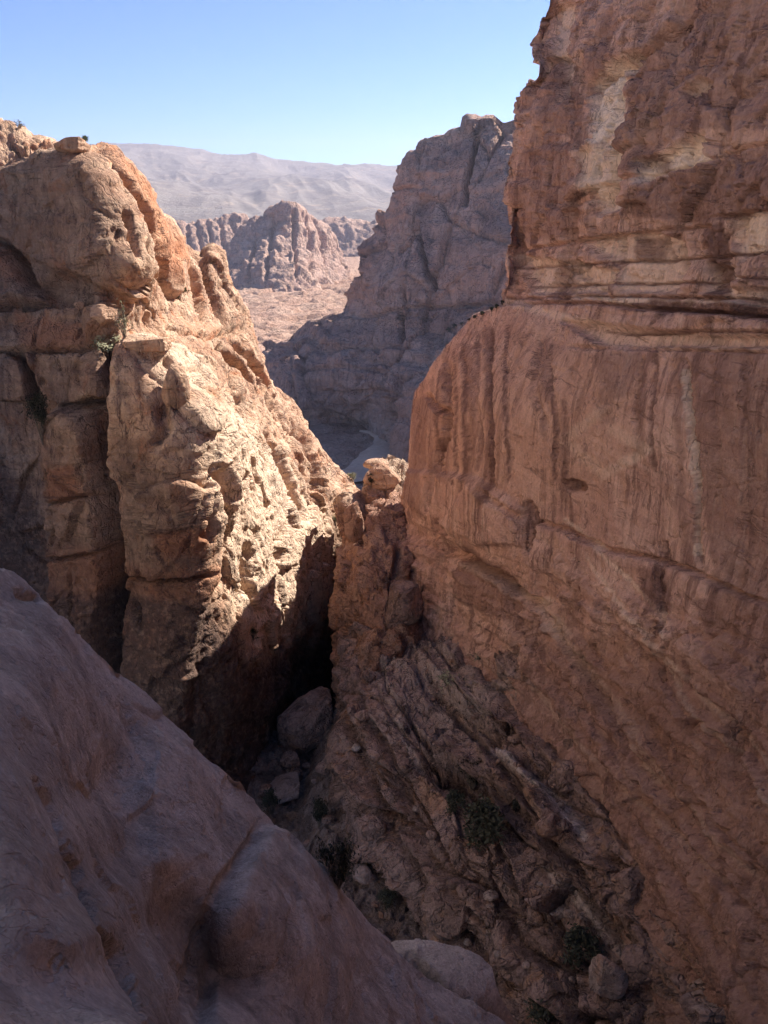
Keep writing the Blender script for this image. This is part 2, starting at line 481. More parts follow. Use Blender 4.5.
def disp_ramp(P, N, PX, PY):
    D = 1.0 * fbm(P / 9.0, 3)
    D += .22 * strata_disp(P, .6, .15, 1.5, dip=(.9, .35))
    U = np.stack([P[..., 0] + .33 * P[..., 1], P[..., 1], P[..., 2] + .10 * P[..., 1]], -1)   # along the run of the ramp
    b, c = blocks(U, .34, .085, .34, .7)
    D += 1.35 * b + .55 * c
    D += .35 * fbm(S(U, .35, .035, .35) + 12, 3, .55, kind=1)
    b, c = blocks(P + 50, .6, .45, .6, .8)
    D += .26 * b + .35 * c
    b, c = blocks(P + 80, 1.6, 1.4, 1.7, .8)
    return D + .05 * b + .03 * c + .03 * fbm(P / .5, 3, .6)

def disp_spur(P, N, PX, PY):
    D = .8 * fbm(P / 6.0, 3) + .22 * fbm(P / 2.0, 4, .55, kind=1)
    D += .15 * strata_disp(P, .9, .1, 1.)
    b, c = blocks(P, .35, .35, .28, .7)
    D += .55 * b + .28 * c
    b, c = blocks(P + 44, 1.1, 1.1, .9, .7)
    return D + .18 * b + .10 * c + .04 * fbm(P / .5, 3, .6)

def disp_far(P, N, PX, PY):
    up = 1 - sstep(PY - (300 + (PX - 345) * .02), -10, 40)
    D = 5 * fbm(P / 60.0, 3) + 1.4 * fbm(P / 16., 4, .55, kind=1)
    D += (.6 + 1.0 * (1 - up)) * strata_disp(P, .085, .006, 6)
    D += .5 * strata_disp(P, .3, .02, 4)
    D += up * (1.8 * fbm(S(P, .05, .05, .006), 4, .55, kind=1))
    b, c = blocks(P, .05, .05, .04)
    D += 2.2 * b + 1.4 * c
    b, c = blocks(P + 70, .16, .16, .13)
    return D + .6 * b + .4 * c + .3 * fbm(P / 3.5, 3, .6)

# ------------------------------------------------------------------ near left: sunlit cliff
LEFT_T = [(-330, 60), (-200, 110), (-80, 150), (0, 172), (8, 163), (20, 157), (45, 152), (62, 149), (90, 146), (97, 142), (107, 143), (116, 151), (125, 162),
          (140, 182), (150, 195), (165, 215), (180, 238), (193, 252), (204, 255), (210, 247), (221, 252), (228, 273), (238, 300), (248, 322),
          (251, 338), (258, 352), (268, 382), (276, 391), (290, 401), (300, 416), (308, 432), (320, 447), (335, 464), (350, 480), (362, 494), (372, 512), (395, 540)]
LEFT_B = [(-330, 1100), (100, 1040), (240, 980), (300, 880), (395, 800)]
YL = tps([(-330, 150, 66), (-330, 500, 62), (-330, 900, 60), (0, 170, 67.5), (0, 240, 66.5), (0, 300, 65), (0, 350, 61.5), (0, 450, 61), (0, 600, 60), (0, 800, 59),
          (60, 150, 68), (60, 200, 66), (60, 270, 65), (60, 320, 62.5), (60, 400, 60.5), (60, 600, 59.5), (100, 145, 73), (100, 180, 66), (115, 240, 64.5), (120, 290, 64),
          (130, 210, 70), (150, 260, 67.5), (140, 185, 77), (165, 222, 84), (180, 255, 87), (170, 300, 76), (150, 330, 68), (190, 300, 82), (215, 262, 92), (235, 310, 94),
          (120, 350, 61.5), (150, 370, 60), (130, 450, 58.6), (130, 600, 57.5), (130, 800, 57), (180, 375, 64.5), (205, 420, 60.5), (205, 500, 57.5), (205, 600, 56.5), (205, 800, 56),
          (230, 350, 80), (250, 380, 87), (270, 400, 92), (235, 440, 69), (260, 470, 75), (300, 440, 95), (245, 540, 65), (245, 620, 63), (245, 700, 62), (280, 540, 75),
          (275, 620, 72), (270, 720, 70), (300, 500, 85), (320, 540, 88), (320, 620, 85), (310, 720, 82), (335, 480, 99), (335, 560, 93), (345, 640, 99), (345, 720, 99),
          (362, 500, 104), (395, 560, 112), (395, 740, 112)])
fl = Feat()
fl.crack([(112, 352), (111, 400), (116, 450), (121, 500), (126, 560), (122, 610), (118, 690), (116, 760)], 7, -7)
fl.line('dark', [(112, 370), (111, 400), (116, 450), (121, 500), (126, 560), (122, 610), (118, 690)], 6, 1)  # shade inside the crack put into the colour
fl.crack([(10, 352), (22, 358), (30, 375), (35, 400), (41, 420)], 6, -2.8)
fl.crack([(128, 612), (120, 630), (125, 660)], 10, -1.2)
fl.reg([(54, 415), (72, 405), (100, 410), (106, 430), (111, 470), (116, 520), (120, 600), (116, 700), (66, 720), (62, 560), (64, 500), (52, 450)], 4, 2.3)
fl.reg([(64, 405), (110, 398), (118, 410), (118, 432), (100, 408)], 3, -2.0)
fl.reg([(4, 172), (40, 156), (90, 156), (110, 178), (140, 215), (152, 250), (152, 268), (132, 292), (100, 285), (60, 275), (20, 250), (-40, 240), (-40, 170)], 5, .7)
fl.reg([(40, 285), (70, 272), (95, 280), (92, 308), (50, 310)], 5, -1.4)
fl.crack([(0, 318), (20, 311), (60, 306), (90, 306)], 6, -2.2)
fl.crack([(-60, 352), (0, 350), (60, 352), (100, 352), (118, 360)], 3.5, -1.0)
fl.crack([(-20, 232), (10, 245), (25, 262), (38, 290)], 5, -1.2)
fl.reg([(-60, 245), (0, 248), (25, 275), (35, 310), (0, 330), (-60, 330)], 6, 1.0)
fl.reg([(120, 362), (135, 350), (170, 356), (200, 372), (222, 420), (222, 520), (213, 560), (190, 640), (180, 760), (132, 760), (133, 560), (124, 450)], 8, 1.5)
fl.reg([(86, 322), (100, 305), (112, 308), (118, 325), (115, 345), (90, 345)], 4, 1.6)
fl.crack([(96, 152), (112, 178), (128, 205), (145, 235), (160, 262), (172, 292), (184, 300)], 5, -2.0)
fl.crack([(140, 250), (155, 275), (172, 300)], 4, -1.2)
fl.crack([(112, 215), (124, 240), (132, 262)], 4, -1.0)
fl.reg([(102, 146), (112, 150), (140, 186), (170, 228), (184, 262), (182, 290), (170, 270), (150, 235), (120, 190)], 5, .6)
fl.reg([(203, 256), (210, 248), (221, 253), (228, 280), (238, 305), (245, 325), (225, 322), (215, 300), (206, 275)], 3, .8)
fl.crack([(198, 262), (207, 285), (218, 310), (228, 328)], 4, -1.2)
fl.crack([(185, 262), (200, 290), (205, 320)], 4, -1.4)
fl.crack([(165, 330), (200, 334), (245, 330)], 4, -1.4)
fl.crack([(218, 343), (240, 368), (258, 398)], 4, -1.8)
fl.crack([(232, 340), (252, 366), (268, 395)], 4, -1.8)
fl.crack([(228, 380), (236, 400), (246, 432)], 7, -2.0)
fl.crack([(262, 432), (275, 458), (290, 490), (300, 520)], 5, -2.0)
fl.crack([(276, 405), (290, 440), (305, 480), (312, 505)], 5, -1.6)
fl.crack([(296, 425), (310, 460), (322, 500)], 5, -1.8)
fl.crack([(200, 470), (212, 500), (215, 540)], 8, -1.2)
fl.crack([(228, 470), (236, 478), (230, 500)], 6, -2.0)
fl.crack([(246, 545), (248, 580), (252, 615)], 5, -1.8)
fl.crack([(160, 412), (170, 430), (165, 445)], 5, -1.0)
fl.crack([(60, 552), (90, 548), (128, 545)], 3, -1.0)
fl.crack([(64, 500), (90, 497), (120, 494)], 2.5, -.8)
fl.crack([(132, 572), (165, 576), (200, 572)], 3.5, -1.2)
fl.crack([(90, 560), (92, 620), (90, 680)], 2.5, -.7)
fl.crack([(150, 600), (155, 625)], 4, -1.0)
fl.paint('warm', [(68, 462), (98, 458), (110, 495), (80, 500), (66, 485)], 5, .9)
fl.paint('warm', [(60, 545), (128, 540), (128, 590), (60, 590)], 8, .7)
fl.paint('warm', [(132, 555), (215, 565), (205, 600), (135, 590)], 8, .6)
fl.paint('warm', [(165, 525), (195, 520), (190, 550), (165, 545)], 5, .9)
fl.paint('warm', [(18, 318), (60, 322), (100, 345), (50, 352), (20, 345)], 6, .8)
fl.paint('warm', [(-40, 245), (10, 250), (35, 290), (10, 285), (-40, 270)], 6, .8)
fl.paint('warm', [(105, 150), (140, 190), (180, 250), (175, 280), (140, 225)], 6, .7)
fl.paint('dark', [(-60, 440), (10, 450), (60, 520), (60, 800), (-60, 800)], 25, .95)  # dark paints from here stand for shade on the unlit half
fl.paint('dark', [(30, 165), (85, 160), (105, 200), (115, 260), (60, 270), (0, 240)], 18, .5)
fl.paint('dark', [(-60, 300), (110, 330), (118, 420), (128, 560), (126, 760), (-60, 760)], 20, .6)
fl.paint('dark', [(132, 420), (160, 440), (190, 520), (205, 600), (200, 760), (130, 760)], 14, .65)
fl.paint('dark', [(60, 570), (205, 590), (240, 660), (330, 640), (345, 540), (395, 560), (395, 800), (60, 800)], 18, .95)  # shade of the lower cliff and the slot painted in
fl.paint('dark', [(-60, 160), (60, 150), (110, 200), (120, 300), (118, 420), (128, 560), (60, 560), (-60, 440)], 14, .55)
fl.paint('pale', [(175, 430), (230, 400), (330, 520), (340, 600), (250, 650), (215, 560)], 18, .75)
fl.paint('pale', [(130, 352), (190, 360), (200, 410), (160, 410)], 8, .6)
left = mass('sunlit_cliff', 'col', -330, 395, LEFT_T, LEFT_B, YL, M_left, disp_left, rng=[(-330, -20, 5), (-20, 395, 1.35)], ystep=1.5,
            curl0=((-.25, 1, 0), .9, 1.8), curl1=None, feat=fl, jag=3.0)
tag(left, 'tall honey coloured sandstone cliff on the left, half in sunlight, split by a dark vertical crack', 'cliff', 'structure')

# knobbly ridge behind the dome at far left
YB = tps([(-200, 130, 95), (0, 130, 90), (60, 140, 92), (-200, 220, 88), (0, 200, 84), (60, 200, 84)])
back = mass('rocky_ridge', 'col', -240, 72, [(-240, 95), (-120, 118), (-20, 120), (0, 124), (10, 124), (22, 131), (38, 136), (50, 146), (60, 152), (72, 165)],
            [(-240, 300), (72, 300)], YB, M_left, lambda P, N, a, b: 1.4 * disp_spur(P, N, a, b), rng=[(-240, -10, 5), (-10, 72, 1.4)], ystep=2.0, curl0=((0, 1, 0), .9, 1.8), jag=5)
tag(back, 'broken sunlit ridge top rising behind the shaded dome at the upper left edge', 'ridge', 'structure')

# ------------------------------------------------------------------ right wall
RIGHT_L = [(-260, 572), (-200, 562), (-40, 546), (0, 539), (15, 532), (30, 529), (48, 527), (60, 529), (70, 528), (80, 521), (93, 515), (103, 511), (115, 508), (150, 507), (180, 503),
           (240, 500), (290, 497), (302, 496), (308, 486), (325, 465), (345, 447), (365, 431), (380, 421), (400, 415), (430, 412), (450, 409), (470, 407),
           (500, 400), (540, 388), (600, 372), (700, 350), (1300, 330)]
YR = tps([(505, 200, 70), (530, 200, 65), (560, 200, 59), (620, 200, 50), (700, 200, 42), (768, 200, 36.5), (900, 200, 28.5), (1200, 200, 19.5),
          (512, 120, 70), (545, 40, 68), (600, 40, 58), (700, 40, 47), (768, 40, 40.5), (900, 40, 31), (1200, 40, 21),
          (570, -200, 72), (640, -200, 62), (768, -200, 47), (900, -200, 37), (1200, -200, 25),
          (650, -600, 78), (768, -600, 62), (900, -600, 49), (1200, -600, 33), (720, -1000, 90), (1200, -1000, 42),
          (505, 290, 69), (560, 290, 58), (620, 290, 49), (700, 290, 40.5), (768, 290, 35.5), (900, 290, 27.5),
          (415, 400, 84), (430, 380, 79), (450, 400, 70), (500, 330, 67.5), (500, 400, 60), (550, 400, 52.5), (620, 400, 45), (700, 400, 37.8), (768, 400, 33), (900, 400, 26), (1200, 400, 18),
          (405, 500, 80), (380, 560, 76), (430, 500, 72), (500, 500, 58), (600, 500, 46), (700, 500, 37), (768, 500, 32), (400, 600, 72), (370, 680, 70),
          (450, 560, 67), (500, 600, 56), (600, 600, 44), (700, 600, 35.5), (768, 600, 31.5), (900, 600, 24), (1200, 600, 16),
          (500, 700, 54), (600, 760, 40), (680, 800, 33), (768, 800, 26.5), (900, 800, 20), (680, 900, 30), (768, 960, 22.5), (900, 1000, 16), (600, 1000, 36), (1200, 1000, 11),
          (360, 800, 64), (340, 1200, 50), (768, 1250, 18), (1100, 1250, 9)])
fr = Feat()
LEDGE = [(460, 322), (500, 303), (560, 302), (620, 306), (680, 312), (768, 318), (900, 322)]
fr.reg(LEDGE + [(900, -1100), (430, -1100), (430, 300)], 2.5, -.55)
fr.crack([(500, 303), (560, 301), (620, 305), (680, 309), (768, 314), (900, 320)], 2.6, -.7)
fr.crack([(560, 347), (640, 348), (700, 350), (768, 352)], 2.2, -.3)
fr.crack([(500, 252), (560, 242), (620, 235), (680, 226), (700, 224)], 2.4, -.5)
fr.crack([(700, 216), (740, 212), (790, 206)], 2.4, -.5)
fr.crack([(600, 184), (660, 170), (720, 150), (790, 134)], 3, -.4)
fr.crack([(576, 92), (610, 62), (650, 40), (700, 0)], 6, -1.0)
# pale fresh scars, slightly recessed
for poly, v in (([(577, 80), (594, 66), (611, 55), (614, 95), (616, 128), (600, 136), (586, 144), (584, 110)], 1.3),
                ([(614, 52), (626, 47), (631, 60), (620, 70), (614, 70)], .8),
                ([(634, 160), (660, 152), (700, 132), (699, 160), (668, 172), (636, 182)], 1.2),
                ([(574, 150), (612, 132), (618, 170), (616, 205), (590, 215), (576, 190)], .8),
                ([(500, 255), (560, 262), (600, 270), (600, 292), (520, 292)], .6),
                ([(560, 240), (650, 232), (670, 260), (660, 290), (610, 292), (600, 262)], .5), ([(720, 215), (760, 212), (765, 245), (735, 262), (718, 240)], .7),
                ([(690, 262), (730, 268), (725, 292), (686, 290)], .6), ([(540, 2), (560, 0), (556, 90), (545, 100)], .5), ([(560, 320), (700, 334), (768, 334), (768, 346), (600, 345)], .35),
                ([(680, 90), (700, 78), (712, 82), (690, 100)], .6),
                ([(720, 290), (768, 285), (768, 300), (700, 300)], .5)):
    fr.paint('pale', poly, 3, v); fr.reg(poly, 3, -.7)
for pts, w, v in (([(536, 50), (545, 110), (530, 170), (515, 190)], 12, .5), ([(650, 30), (660, 90), (655, 110)], 9, .7),
                  ([(720, 0), (725, 60)], 12, .6), ([(630, 165), (640, 150), (652, 165)], 12, .7), ([(625, 85), (622, 120), (618, 160)], 6, .7),
                  ([(600, 20), (590, 50), (575, 80)], 18, .4), ([(700, 230), (700, 290)], 14, .5)):
    fr.line('dark', pts, w, v)
for p in ([(500, 268), (620, 262), (700, 256), (780, 250)], [(515, 285), (640, 282), (780, 276)], [(500, 296), (640, 295), (780, 297)], [(600, 330), (700, 331), (780, 330)],
          [(640, 236), (642, 262)], [(700, 226), (702, 256)], [(560, 244), (562, 268)], [(530, 250), (533, 290)], [(600, 262), (603, 284)], [(660, 262), (664, 296)], [(735, 255), (738, 280)]):
    fr.crack(p, 2.0, -.35); fr.line('dark', p, 1.8, .8)
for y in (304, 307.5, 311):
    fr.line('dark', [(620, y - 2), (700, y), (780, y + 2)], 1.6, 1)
fr.line('pale', [(600, 300), (700, 305.5), (780, 308)], 1.5, .8)
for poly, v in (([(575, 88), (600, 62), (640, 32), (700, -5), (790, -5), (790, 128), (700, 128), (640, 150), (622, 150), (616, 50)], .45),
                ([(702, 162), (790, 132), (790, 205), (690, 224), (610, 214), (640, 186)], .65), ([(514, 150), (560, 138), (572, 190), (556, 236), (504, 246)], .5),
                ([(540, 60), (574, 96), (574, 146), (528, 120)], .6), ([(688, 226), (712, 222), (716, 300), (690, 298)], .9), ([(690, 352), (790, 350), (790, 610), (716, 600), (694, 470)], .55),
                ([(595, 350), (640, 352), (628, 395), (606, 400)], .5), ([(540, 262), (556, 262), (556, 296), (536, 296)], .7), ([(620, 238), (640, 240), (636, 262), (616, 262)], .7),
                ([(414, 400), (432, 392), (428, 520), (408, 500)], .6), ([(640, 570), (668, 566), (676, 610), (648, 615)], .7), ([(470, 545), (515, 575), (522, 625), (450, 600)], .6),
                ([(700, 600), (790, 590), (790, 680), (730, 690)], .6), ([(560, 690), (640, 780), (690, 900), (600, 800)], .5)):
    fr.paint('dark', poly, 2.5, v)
for p, w_, v in (([(520, 620), (600, 730), (700, 860), (790, 960)], 5, .6), ([(560, 610), (640, 720), (740, 850), (790, 900)], 3, .5), ([(600, 600), (680, 700), (790, 830)], 4, .6), ([(500, 600), (560, 690), (640, 820), (720, 940)], 4, .5)):
    fr.line('dark', p, w_, v); fr.crack(p, w_, -.35)
for p, w_, v in (([(540, 600), (620, 710), (720, 840), (790, 930)], 4, .55), ([(470, 565), (530, 600), (580, 670), (660, 780)], 6, .6), ([(585, 560), (640, 620), (700, 690), (790, 780)], 3, .5), ([(610, 430), (650, 450), (600, 475), (560, 440), (600, 410)], 8, .4)):
    fr.line('pale', p, w_, v)
rr0 = random.Random(3)
for x, y0, y1, w_, a_ in ((424, 400, 500, 3, -.6), (441, 372, 470, 2.5, -.35), (456, 352, 485, 3, -.4), (466, 345, 490, 2.5, -.35), (478, 345, 470, 3, -.4), (492, 330, 500, 3, -.35), (508, 325, 480, 2.5, -.3), (541, 340, 440, 3, -.4),
                           (552, 345, 480, 2.5, -.35), (562, 400, 500, 3, -.35), (640, 360, 430, 3, -.35), (655, 355, 470, 2.5, -.3), (712, 360, 560, 3, -.35), (742, 360, 600, 3, -.3)):
    p = [(x, y0), (x - 1, (y0 + y1) / 2), (x + 1, y1)]
    fr.crack([(q[0] + rr0.uniform(-4, 4), q[1] + rr0.uniform(-12, 12)) for q in p], w_, a_ * rr0.uniform(.2, .8)); fr.line('dark', p, w_ * rr0.uniform(.5, 1.5), rr0.uniform(.4, 1))
# dark bedded band below the ledge
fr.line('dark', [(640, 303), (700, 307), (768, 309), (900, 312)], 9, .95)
fr.line('pale', [(560, 296), (640, 299), (768, 302), (900, 304)], 3, .7)
fr.line('pale', [(500, 300), (560, 316), (620, 330), (700, 344), (768, 345)], 6, .4)
for x, y0, y1, w, v in ((433, 380, 470, 4, .5), (446, 350, 480, 6, .4), (470, 350, 480, 5, .5), (487, 330, 490, 6, .6), (545, 340, 400, 5, .5), (600, 350, 420, 8, .4), (640, 360, 450, 8, .35),
                        (680, 350, 560, 6, .5), (743, 350, 580, 9, .7), (762, 350, 600, 8, .5), (725, 350, 500, 5, .4), (560, 420, 500, 6, .5)):
    fr.line('dark', [(x, y0), (x + 2, y1)], w, v)
fr.line('pale', [(684, 370), (690, 430), (694, 500), (692, 555)], 2.5, .8)
fr.crack([(686, 360), (692, 430), (696, 480), (694, 540), (700, 570)], 3.5, -.9)
fr.crack([(450, 365), (448, 430), (438, 480), (432, 510)], 4, -1.6)
fr.crack([(430, 395), (436, 405), (450, 415)], 4, -.8)
fr.crack([(528, 505), (532, 525), (529, 550)], 6, -3.0)
fr.line('dark', [(530, 510), (530, 545)], 4, 1)
fr.reg([(410, 470), (480, 478), (526, 508), (524, 545), (470, 545), (405, 520)], 3, .5)
fr.crack([(478, 480), (500, 500), (528, 518), (560, 530), (600, 548), (640, 555), (690, 570), (735, 590), (790, 610)], 3.5, -.55)
fr.reg([(478, 480), (528, 518), (600, 548), (690, 570), (800, 612), (800, 900), (600, 760), (430, 545)], 5, .35)
fr.crack([(565, 485), (577, 488)], 7, -1.8)
fr.crack([(660, 545), (662, 600), (670, 640)], 5, -1.4)
fr.crack([(425, 545), (470, 558), (500, 575), (540, 610), (560, 640), (600, 700), (640, 760)], 6, -1.2)
fr.paint('dark', [(560, 640), (700, 660), (800, 640), (900, 1300), (400, 1300), (420, 700)], 50, .62)  # light falloff towards the wall foot painted as darker colour
fr.paint('warm', [(430, 545), (500, 570), (545, 620), (600, 700), (700, 830), (790, 930), (790, 850), (700, 740), (600, 640), (520, 565)], 12, .35)
fr.paint('warm', [(425, 380), (520, 320), (600, 360), (640, 420), (600, 500), (430, 480)], 25, .45)
fr.line('pale', [(650, 640), (690, 700), (730, 750), (790, 820)], 2.5, .6)
fr.line('pale', [(560, 520), (610, 560), (650, 600), (680, 640)], 3, .5)
fr.line('pale', [(505, 640), (560, 720), (640, 800), (720, 880)], 3, .35)
for k in range(9):
    x = 655 + (k * 37) % 110; y = 620 + (k * 53) % 110
    fr.crack([(x, y), (x + 3, y + 14)], 6, -1.0)
def right_mod(P, PX, PY): return P
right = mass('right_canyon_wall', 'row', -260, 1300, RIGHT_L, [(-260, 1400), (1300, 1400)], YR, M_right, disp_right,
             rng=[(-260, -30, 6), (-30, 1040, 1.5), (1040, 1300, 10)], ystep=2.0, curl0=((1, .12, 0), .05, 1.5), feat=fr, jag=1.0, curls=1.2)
tag(right, 'huge reddish brown sandstone wall in shade filling the right side, with a horizontal ledge', 'cliff', 'structure')

# added unseen run of the wall beside the viewer, shading the near slope
ry = np.arange(-80, 60, 1.2); rz = np.arange(-45, 32.5, 1.2)
RY, RZ = np.meshgrid(ry, rz, indexing='ij')
RX = 21 + .05 * RZ + .02 * np.abs(RY)
Pr = np.stack([RX, RY, RZ], -1)
Pr[..., 0] += 2.0 * fbm(Pr / 14, 4) + .5 * strata_disp(Pr, .35) + .6 * blocks(Pr, .2, .2, .2)[0]
back_ = Pr[:, -1:] + np.array([[[6., 0, 0], [40., 0, -1]]])
Pr = np.concatenate([Pr, back_], 1)
shade_wall = grid_mesh('shade_wall_upstream', Pr, {k: np.zeros(Pr.shape[:2]) for k in ('pale', 'dark', 'warm')}, M_right)
tag(shade_wall, 'reddish sandstone wall added upstream beside the viewer to shade the near slope', 'cliff', 'structure')
oy = np.arange(-36, 54, 1.5); oz = np.arange(-30, 48, 1.5)  # added unseen cliff that bounces sunlight onto the shaded right wall
OY, OZ = np.meshgrid(oy, oz, indexing='ij')
Po = np.stack([-37 - .10 * OZ + .10 * OY, OY, OZ], -1)
Po[..., 0] += 2.2 * fbm(Po / 14, 4) + .6 * strata_disp(Po, .35) + .9 * blocks(Po, .2, .2, .2)[0]
Po = np.concatenate([Po, Po[:, -1:] + np.array([[[-6., 0, 0], [-40., 0, -1]]])], 1)
opp = grid_mesh('bounce_cliff_opposite', Po, {k: np.zeros(Po.shape[:2]) for k in ('pale', 'dark', 'warm')}, M_bounce)
tag(opp, 'added unseen sunlit cliff on the left, bouncing light onto the right wall', 'cliff', 'structure')


# ------------------------------------------------------------------ spur closing the slot
SPUR_L = [(462, 384), (468, 376), (475, 366), (490, 362), (498, 350), (505, 344), (530, 343), (546, 344), (552, 338), (580, 332), (600, 330), (620, 333), (650, 337), (700, 338), (800, 336)]
YS = tps([(385, 465, 90), (405, 470, 90), (362, 490, 86), (385, 500, 82), (350, 510, 84), (348, 540, 81), (340, 560, 77), (370, 560, 72), (332, 600, 75), (360, 600, 69), (400, 600, 68),
          (337, 650, 73), (360, 660, 65), (400, 640, 65), (440, 600, 72), (440, 520, 80), (340, 700, 69), (360, 760, 60.5), (420, 780, 62), (460, 480, 86), (460, 700, 68)])
fs = Feat()
fs.crack([(362, 492), (364, 520), (362, 545)], 4, -1.5)
fs.crack([(372, 478), (390, 478), (400, 470)], 3, -.8)
fs.crack([(398, 540), (396, 580), (392, 610)], 5, -1.4)
fs.reg([(344, 505), (352, 500), (362, 503), (362, 540), (346, 545)], 3, 1.0)
fs.paint('pale', [(360, 462), (408, 460), (408, 484), (362, 492)], 4, .8)
fs.paint('pale', [(342, 500), (362, 498), (362, 508), (342, 510)], 3, .6)
spur = mass('rust_red_spur', 'row', 462, 800, SPUR_L, [(462, 412), (500, 450), (800, 470)], YS, M_spur, disp_spur, rng=[(462, 800, 1.4)], ystep=1.4,
            curl0=((.25, 1, 0), 1.1, 1.9), feat=fs, jag=2)
tag(spur, 'rust red rock spur jutting from the wall foot beside the dark slot, its top sunlit', 'rock spur', 'structure')

# ------------------------------------------------------------------ shaded ramp of broken rock, lower right
RAMP_L = [(545, 425), (570, 405), (600, 385), (640, 356), (660, 348), (690, 342), (720, 341), (760, 345), (800, 352), (850, 372), (900, 398), (950, 420), (1000, 440), (1250, 480)]
RAMP_R = [(545, 440), (570, 480), (600, 520), (650, 560), (700, 600), (760, 650), (850, 720), (950, 800), (1000, 840), (1250, 960)]
YM = tps([(425, 548, 79), (405, 575, 74), (450, 570, 75), (480, 590, 69), (385, 620, 69), (440, 620, 69), (510, 620, 60), (350, 665, 64.5), (400, 660, 64), (450, 660, 62), (520, 670, 52),
          (342, 700, 62), (380, 700, 58), (450, 710, 55), (520, 730, 50), (570, 720, 44.5), (343, 750, 57), (390, 760, 52), (430, 765, 49.5), (470, 780, 48), (500, 760, 47), (560, 790, 42.5), (620, 790, 39),
          (355, 800, 52), (400, 820, 47), (450, 840, 43), (500, 850, 41), (560, 850, 38.5), (600, 830, 37.5), (640, 850, 34.5), (680, 850, 34.5), (380, 870, 47), (430, 900, 42), (500, 930, 37.5), (560, 930, 35.5), (620, 920, 34), (680, 930, 30), (760, 950, 25.5),
          (420, 960, 41), (500, 1000, 35), (600, 1000, 31.5), (700, 1020, 27.5), (780, 1000, 23), (480, 1150, 30), (600, 1150, 26), (800, 1150, 20), (960, 1250, 14)])
fm = Feat()
fm.crack([(410, 590), (412, 608), (408, 630)], 7, -3.0)
fm.reg([(388, 582), (400, 574), (414, 582), (422, 600), (416, 622), (400, 632), (388, 620)], 4, 2.2)
fm.crack([(455, 580), (500, 590), (518, 620), (522, 650)], 5, -2.2)
fm.crack([(415, 760), (440, 768), (460, 775), (478, 790), (495, 820)], 12, -2.4)
fm.reg([(480, 745), (520, 765), (560, 800), (580, 840), (560, 870), (545, 830), (500, 790)], 5, 1.4)
for p in ([(400, 700), (440, 765), (500, 850), (560, 950), (590, 1040)], [(430, 680), (520, 790), (600, 900), (660, 1030)], [(480, 670), (560, 750), (640, 850), (740, 1000)], [(350, 720), (380, 800), (430, 880), (480, 960), (520, 1040)],
          [(365, 700), (400, 780), (450, 860), (500, 950)], [(520, 700), (600, 790), (690, 900), (780, 1030)]):
    fm.crack(p, 5, -.7); fm.line('dark', p, 4, .6)
fm.line('pale', [(482, 742), (505, 760), (530, 780), (560, 802), (590, 840)], 6, .9)
fm.line('pale', [(545, 860), (570, 900), (600, 930), (640, 980)], 7, .6)
fm.line('pale', [(640, 900), (670, 950), (700, 980), (730, 1010)], 5, .6)
fm.line('pale', [(392, 700), (400, 730), (410, 760)], 6, .6)
fm.crack([(572, 830), (565, 845), (550, 870)], 5, -1.8)
fm.crack([(495, 855), (497, 890), (498, 930)], 3.5, -1.4)
fm.crack([(600, 850), (625, 880), (660, 940), (700, 990)], 8, -2.0)
fm.crack([(640, 840), (665, 880), (690, 930), (730, 980)], 14, -1.8)
fm.paint('pale', [(360, 650), (480, 640), (520, 690), (470, 740), (380, 720)], 20, .4)
fm.paint('warm', [(410, 775), (440, 780), (450, 810), (420, 815)], 6, .7)
fm.paint('dark', [(440, 760), (500, 780), (540, 830), (500, 850), (460, 820)], 12, .6)
ramp = mass('broken_rock_ramp', 'row', 545, 1250, RAMP_L, RAMP_R, YM, M_ramp, disp_ramp, rng=[(545, 1040, 1.4), (1040, 1250, 8)], ystep=1.4,
            curl0=((-.2, .6, 0), 1.4, .8), feat=fm, jag=3)
tag(ramp, 'shaded ramp of broken purplish rock below the right wall, rising above the ravine', 'rock ramp', 'structure')

# ------------------------------------------------------------------ ravine floor
gx = np.concatenate([np.arange(-34, -16, 2.0), np.arange(-16, 14, .11), np.arange(14, 30, 2.0)])
gy = np.concatenate([np.arange(4, 34, 1.5), np.arange(34, 74, .13), np.arange(74, 130, 1.5)])
GX, GY = np.meshgrid(gx, gy)
Pz = np.stack([GX, GY, 0 * GX], -1)
b, c = blocks(Pz, .5, .5, .5, .8)
b2_, c2_ = blocks(Pz + 20, 1.5, 1.5, 1.5, .8)
gz = -44.5 - 3.5 * (1 - sstep(GX, -7.5, -4.0)) + 1.0 * fbm(Pz / 7, 3) + .5 * b + .3 * c + .2 * b2_ + .15 * c2_ + .12 * fbm(Pz / .6, 3) + .10 * np.maximum(0, 62 - GY) * .55 + .5 * np.abs(GX + 7) * .18
gz -= np.maximum(0, GY - 69) * .8
Pf = np.stack([GX, GY, gz], -1)
fo = grid_mesh('ravine_floor', Pf, {k: np.zeros(GX.shape) for k in ('pale', 'dark', 'warm')}, M_floor)
tag(fo, 'dark stony floor at the bottom of the narrow ravine', 'ravine floor', 'structure')

